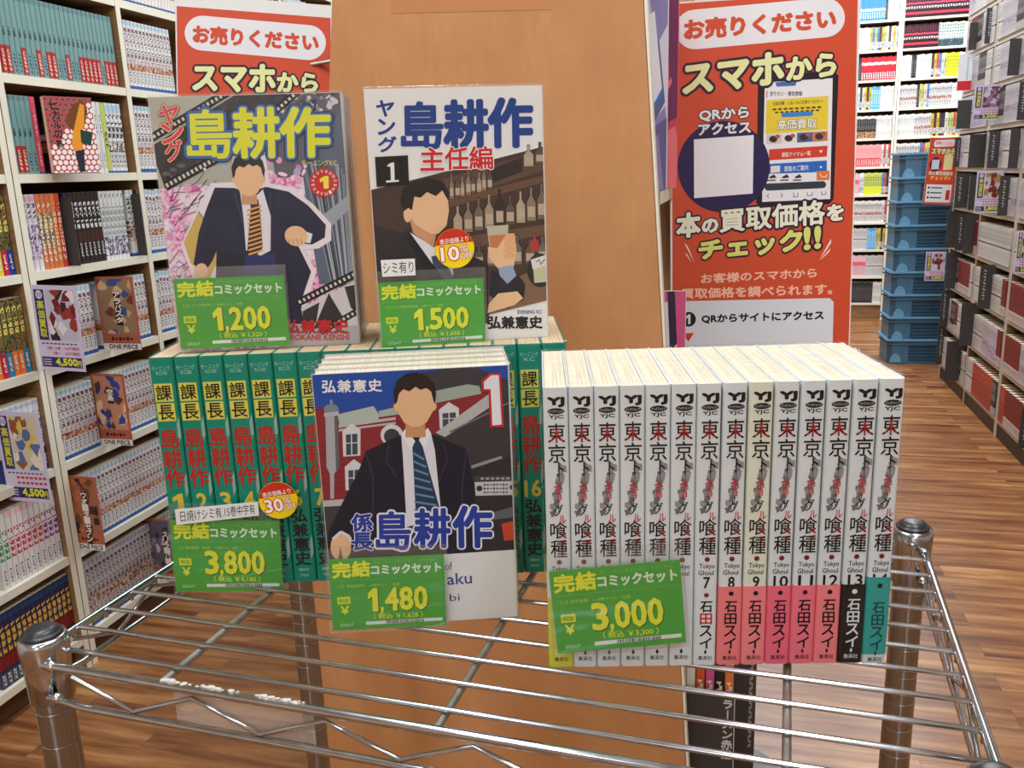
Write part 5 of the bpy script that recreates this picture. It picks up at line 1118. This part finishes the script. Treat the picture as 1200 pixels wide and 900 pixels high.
# these shelves hold well over three hundred further volumes; they stay one object
far = MB(); kk = [0]
def mass(place, y, n, t, h, key, fwd=1):
    for i in range(n):
        loc, rz = place(y); far.x = Matrix.Translation(loc) @ Matrix.Rotation(rz, 4, 'Z')
        kk[0] += 1; add_comic(far, t-.0004, h*(1-.012*(kk[0]*7 % 3)), SP[key], M['pages'], kk[0] % 400, d=.11); y += t
    return y
rr = random.Random(21)
def right_at(z): return lambda y: ((RXF-.006, y+.014, z+.0004), -math.pi/2)
ROWS = {  # bottom to top; from the near end of the row to the far end
 0: 'bark ash wine bark coal ash ash wine wine brick brick brick chalk coal ash chalk',
 1: 'bark brick bark bark bark wine wine wine wine wine lilac chalk coal chalk wine ash',
 2: 'ash bark bark bark wine bark wine wine wine wine chalk chalk chalk wine coal chalk',
 3: 'coal ash wine wine wine wine chalk wine wine chalk chalk chalk chalk ash chalk coal',
 4: 'wine ash ash wine wine chalk ash wine wine ash chalk ash chalk ash chalk chalk',
 5: 'wine chalk wine bark ash forest ash chalk chalk ash chalk ash ash chalk chalk ash',
 6: 'forest forest coal salmon salmon salmon salmon salmon ash lilac ash coal ash lilac chalk ash',
 7: 'forest bark bark coal coal lilac lilac lilac lilac lilac ash ash chalk coal ash ash',
 8: 'forest forest forest lilac lilac chalk lilac ash ash bark coal ash chalk ash coal ash',
 9: 'ash chalk lilac ash coal bark chalk ash lilac coal ash chalk ash bark chalk ash',
}
for r, ks in ROWS.items():
    seq = ks.split()
    for u, (a, b) in enumerate(((2.30, 2.74), (2.74, 3.18), (3.183, 3.623), (3.623, 4.063), (4.066, 4.633), (4.633, 5.20))):
        y = a+.0205; e = b-.0225
        while y < e-.014:
            q = (y-2.3)/2.9; key = seq[min(len(seq)-1, int(q*len(seq)))]
            n = min(rr.randint(3, 8), int((e-y)/.0155))
            if n < 1: break
            if rr.random() < .12: key = rr.choice(['chalk', 'coal', 'ash', 'wine'])
            y = mass(right_at(RZ[r]), y, n, .0155, .158 if r < 9 else .15, key)
# spare bays of the left-hand row
for z in (1.672, 1.45):
    for a, b in ((2.582, 2.998), (3.022, 3.428)): mass(left_at(z), a+.002, int((b-a-.004)/T), T, .17, 'adventure' if z < 1.6 else 'bold_black')
for z in (1.672,): mass(left_at(z), C0, 26, T, .176, 'bold_black')
for z in (1.01, .783, .543, .312, .09): mass(left_at(z), C0, 26 if z > .9 else 22, T, .176, 'adventure')
BACK = {
 1: {11: 'far_mix 30', 10: 'far_mix 4 far_white 2 far_blue 12 far_black 1 far_white 5', 9: 'far_teal 3 far_mix 2 far_white 6 far_mix 12', 8: 'far_black 6 far_red 15', 7: 'far_white 2 far_black 3 far_mix 6 far_sky 4 far_white 6', 6: 'far_black_foot 14 far_white 7', 5: 'far_pink 17 far_mix 4', 4: 'far_rose 9 far_mix 2 far_lime 8 far_mix 3', 3: 'far_black 2 far_white 3 far_white_dark 14 far_mix 2', 2: 'far_silver 13 far_sky 4 far_mix 4', 1: 'far_mix 4 far_white 2 far_rose 6 far_silver 8', 0: 'far_black 18 far_white 4'},
 2: {11: 'far_mix 30', 10: 'far_black_red 26', 9: 'far_black_red 14 far_teal 10 far_white 3', 8: 'far_white 4 far_black 2 far_white 6 far_mix 6 far_yellow 5 far_white 4', 7: 'far_white_dark 7 far_black 1 far_mix 4 far_white_dark 9 far_white 6', 6: 'far_white 6 far_white_dark 6 far_mix 12', 5: 'far_white_dark 9 far_mix 10 far_white 6', 4: 'far_mix 12 far_white 12', 3: 'far_white_dark 12 far_mix 10', 2: 'far_white_dark 10 far_silver 10', 1: 'far_white 10 far_mix 10', 0: 'far_black 10 far_mix 10'},
}
for u, x0 in ((0, .13), (1, .615), (2, 1.10), (3, 1.585)):
    for r in range(12):
        spec = BACK[1 if u in (0, 1) else 2][r].split(); x = x0+.018 if u != 1 else x0+.02
        n_all = sum(int(v) for v in spec[1::2]); t = min(.021, (.444)/n_all)
        if u in (1,): t = min(.0155, t); x = x0+.466-t*n_all
        for key, n in zip(spec[::2], spec[1::2]):
            for i in range(int(n)):
                far.x = Matrix.Translation((x, BYF+.012, BZ[r]+.0004)); kk[0] += 1
                add_comic(far, t-.0004, .160*(1-.015*(kk[0]*5 % 3)), SP[key], M['pages'], kk[0] % 400, d=.11); x += t
far.x = None
o = far.build('shelved_comics'); o['kind'] = 'stuff'; o['label'] = 'rows of comic spines filling the far and aisle bookcases'; o['category'] = 'comics'

# dividers and tags standing out of the right-hand row
shade = {0: 'top', 1: 'upper'}
PLT = [(4.96,1.066,1.70,1.828),(4.72,1.080,1.705,1.856),(4.21,1.059,1.5155,1.66),(4.95,1.038,1.3305,1.467),(4.045,1.067,1.3325,1.479),(5.11,1.075,1.1455,1.292),(4.65,1.039,1.151,1.295),(4.39,1.058,1.148,1.301),(4.10,1.066,1.149,1.302),(4.87,1.042,.964,1.114),(4.69,1.064,.956,1.108),(4.18,1.064,.955,1.111),(5.01,1.047,.754,.924),(4.86,1.061,.758,.919),(4.68,1.056,.758,.925),(4.98,1.055,.562,.713),(4.30,1.050,.552,.724),(5.07,1.061,.330,.505),(4.55,1.045,.323,.514),(5.13,1.073,.119,.309),(4.74,1.036,.135,.290),(3.62,1.072,.051,.243)]
RN = ['lowest', 'second', 'third', 'fourth', 'fifth', 'sixth', 'seventh', 'eighth', 'ninth', 'tenth', 'eleventh']
cnt = {}
for y, x0, z0, z1 in PLT:
    r = min(range(len(RZ)), key=lambda k: abs(RZ[k]-z0)); cnt.setdefault(r, []).append((y, x0, z0, z1))
for r, L in cnt.items():
    L.sort()
    for k, (y, x0, z0, z1) in enumerate(L):
        z0 = RZ[r]+.0006; hh = z1-z0
        lab = 'charcoal index divider, %s from floor of the aisle row, %s' % (RN[r]+' shelf', 'the only one' if len(L) == 1 else '%s from near end' % ords[k])
        divider('index_divider', lab, 'shelf divider', (x0+.012, y-.0005, z0), RXF+.078-x0, hh, DIV, (lambda A, w, h: [A.lines([(.1+.05*(k_ % 2), .12+.07*k_), (.17-.05*(k_ % 2), .15+.07*k_)], .025, ink(190, 190, 188), 1) for k_ in range(10)]) if (k+r) % 2 == 0 else None)
for k, (y, x0, z0, z1, price, cols, lab) in enumerate(((4.47, 1.012, 1.351, 1.500, '3,500', [(150, 120, 150), (206, 196, 206), (110, 70, 90), (190, 170, 180), (90, 60, 80)], 'lilac purchase tag reading 3,500 on the aisle row'),
    (4.32, 1.017, .951, 1.131, '2,800', [(196, 190, 196), (150, 100, 60), (110, 66, 40), (176, 130, 80), (130, 40, 40)], 'lilac purchase tag reading 2,800 with brown figure print'),
    (5.21, 1.008, .538, .696, '6,800', [(206, 200, 210), (60, 60, 80), (170, 60, 50), (190, 180, 190), (120, 50, 46)], 'lilac purchase tag by the crates, red figure print'),
    (3.82, 1.063, .742, .909, '2,800', [(190, 186, 196), (70, 60, 90), (200, 190, 200)], 'lilac purchase tag cut by the picture edge, aisle row'))):
    divider('purchase_tag', lab, 'price tag', (x0, y-.004, z0), RXF+.004-x0 if k != 2 else .10, z1-z0, LIL, buy_tag(price, cols, k+5), group='lilac purchase tags')
divider('index_divider', 'white title divider with red foot high on the aisle row', 'shelf divider', (1.05, 5.0, 1.5165), .15, .172, ink(226, 230, 236), lambda A, w, h: [A.poly([(0, .74), (.46, .74), (.46, 1), (0, 1)], ink(206, 44, 56), 1)] + [A.line((.26, .1+.07*k), (.30, .13+.07*k), .03, ink(120, 150, 190), 1) for k in range(9)])
def mini(A, w, h):
    A.poly([(0, 0), (1, 0), (1, 1), (0, 1)], ink(206, 70, 44), 1); A.capsule((.2, .09), (.8, .07), .05, PWH, 1.5); A.text('お売りください', (.2, .055, .84, .105), ORG, 2, .04)
    two_tone(A, 'スマホから', (.1, .16, .9, .24), 2); A.oval((.28, .4), .2, .105, ink(42, 30, 78), 1.6); A.poly([(.15, .33), (.41, .325), (.41, .47), (.15, .475)], ink(206, 206, 214), 2); A.poly([(.56, .24), (.86, .22), (.86, .47), (.56, .48)], ink(226, 214, 150), 1.8)
    A.text('本の買取価格を', (.08, .5, .92, .56), CRM, 2, .03); A.text('チェック!!', (.16, .57, .84, .63), LYE, 2, .03)
    A.poly([(.06, .7), (.94, .7), (.94, .97), (.06, .97)], ink(222, 226, 232), 1.6)
    for k in range(3): A.oval((.15, .75+k*.075), .035, .018, K, 2); A.line((.22, .75+k*.075), (.62, .75+k*.075), .018, ink(60, 60, 66), 2)
    A.poly([(.76, .78), (.9, .78), (.9, .93), (.76, .93)], ink(206, 50, 50), 2)
mp = divider('poster', 'small orange poster at the end of the aisle row, before the crates', 'poster', (.967, 5.19, .955), .146, .345, ink(226, 226, 224), mini, rot=(-.05, dg(3.5), .1), group='orange shop posters')

# ------------------------------------------------------------------ stack of blue crates
M['crate'] = plain('crate_blue', (70, 116, 146), .42, var=.05, scale=12); M['crate_dark'] = plain('crate_dark_blue', (52, 90, 118), .45, var=.05, scale=12); M['crate_light'] = plain('crate_light_blue', (108, 166, 204), .4, var=.04)
CW, CDp, CH = .345, .26, .150; CP = .1345
def make_crate():
    o = thing('plastic_crate', '', 'crate'); m, md = M['crate'], M['crate_dark']
    def ring(mb, z, g, hgt, mm, ch=.03):
        w, d = CW-2*g, CDp-2*g; P = [(g+ch, g), (g+w-ch, g), (g+w, g+ch), (g+w, g+d-ch), (g+w-ch, g+d), (g+ch, g+d), (g, g+d-ch), (g, g+ch)]
        mb.extrude_xy(P, z, z+hgt, mm)
    b = MB(); g = .012; t = .003; x0, x1, y0, y1 = g, CW-g, g, CDp-g
    ring(b, 0, g, .006, m)
    for (a0, a1, c0, c1) in ((x0, x0+t, y0+.028, y1-.028), (x1-t, x1, y0+.028, y1-.028), (x0+.028, x1-.028, y1-t, y1), (x0+.028, x0+.115, y0, y0+t), (x1-.035, x1-.028, y0, y0+t)): b.box((a0, c0, .004), (a1, c1, CH-.004), m)
    for cx, cy, sx, sy in ((x0, y0, 1, 1), (x1, y0, -1, 1), (x1, y1, -1, -1), (x0, y1, 1, -1)):
        q = [(cx, cy+sy*.03), (cx+sx*.03, cy), (cx+sx*.034, cy+sy*.003), (cx+sx*.003, cy+sy*.034)]; b.extrude_xy(q, .004, CH-.004, md)
    for k in range(6): z = .006+k*.02; b.box((x0+.115, y0, z), (x1-.035, y0+t, z+(.011 if k in (0, 5) else .007)), md)
    for k in range(17): x = x0+.116+k*.0102; b.box((x, y0+.0002, .006), (x+.005, y0+t-.0002, CH-.03), md)
    b.box((x0+.115, y0, CH-.034), (x1-.035, y0+t, CH-.004), m)
    b.build('body', o)
    r = MB(); w = .0
    for g0, g1, z, hh, mm in ((0, .014, CH-.012, .012, M['crate_light']), (.004, .014, CH-.034, .006, m)):
        for a, c in (((g0+.02, g0), (CW-g0-.02, g1)), ((g0+.02, CDp-g1), (CW-g0-.02, CDp-g0)), ((g0, g0+.02), (g1, CDp-g0-.02)), ((CW-g1, g0+.02), (CW-g0, CDp-g0-.02))):
            r.box((a[0], a[1], z), (c[0], c[1], z+hh), mm)
        for cx, cy, sx, sy in ((g0, g0, 1, 1), (CW-g0, g0, -1, 1), (CW-g0, CDp-g0, -1, -1), (g0, CDp-g0, 1, -1)):
            r.extrude_xy([(cx, cy+sy*.02), (cx+sx*.02, cy), (cx+sx*.02, cy+sy*.014), (cx+sx*.014, cy+sy*.02)], z, z+hh, mm)
    r.build('rim', o)
    h = MB(); P = [(x0+.045+.032*math.cos(a), .008+.055*math.sin(a)) for a in [math.pi*k/12 for k in range(13)]]
    h.prism(P, y0-.003, y0-.0002, M['crate_light']); h.build('grip_arch', o)
    return o
cr = make_crate(); pos = ['lowest', 'second from the floor', 'third from the floor', 'fourth from the floor', 'middle', 'fourth from the top', 'third from the top', 'second from the top', 'topmost']
for k in range(9):
    if k == 0: c = cr
    else:
        c = cr.copy(); COL.objects.link(c)
        for ch in cr.children: d = ch.copy(); COL.objects.link(d); d.parent = c
    c.location = (.885+.001*(k*5 % 3), 5.5+.0015*(k*3 % 4), .001+CP*k); c.rotation_euler = (0, 0, dg(4))
    tag(c, '%s blue plastic crate of the stack in the aisle' % pos[k], 'crate', 'stack of blue crates')
bpy.data.objects.remove(_tob)
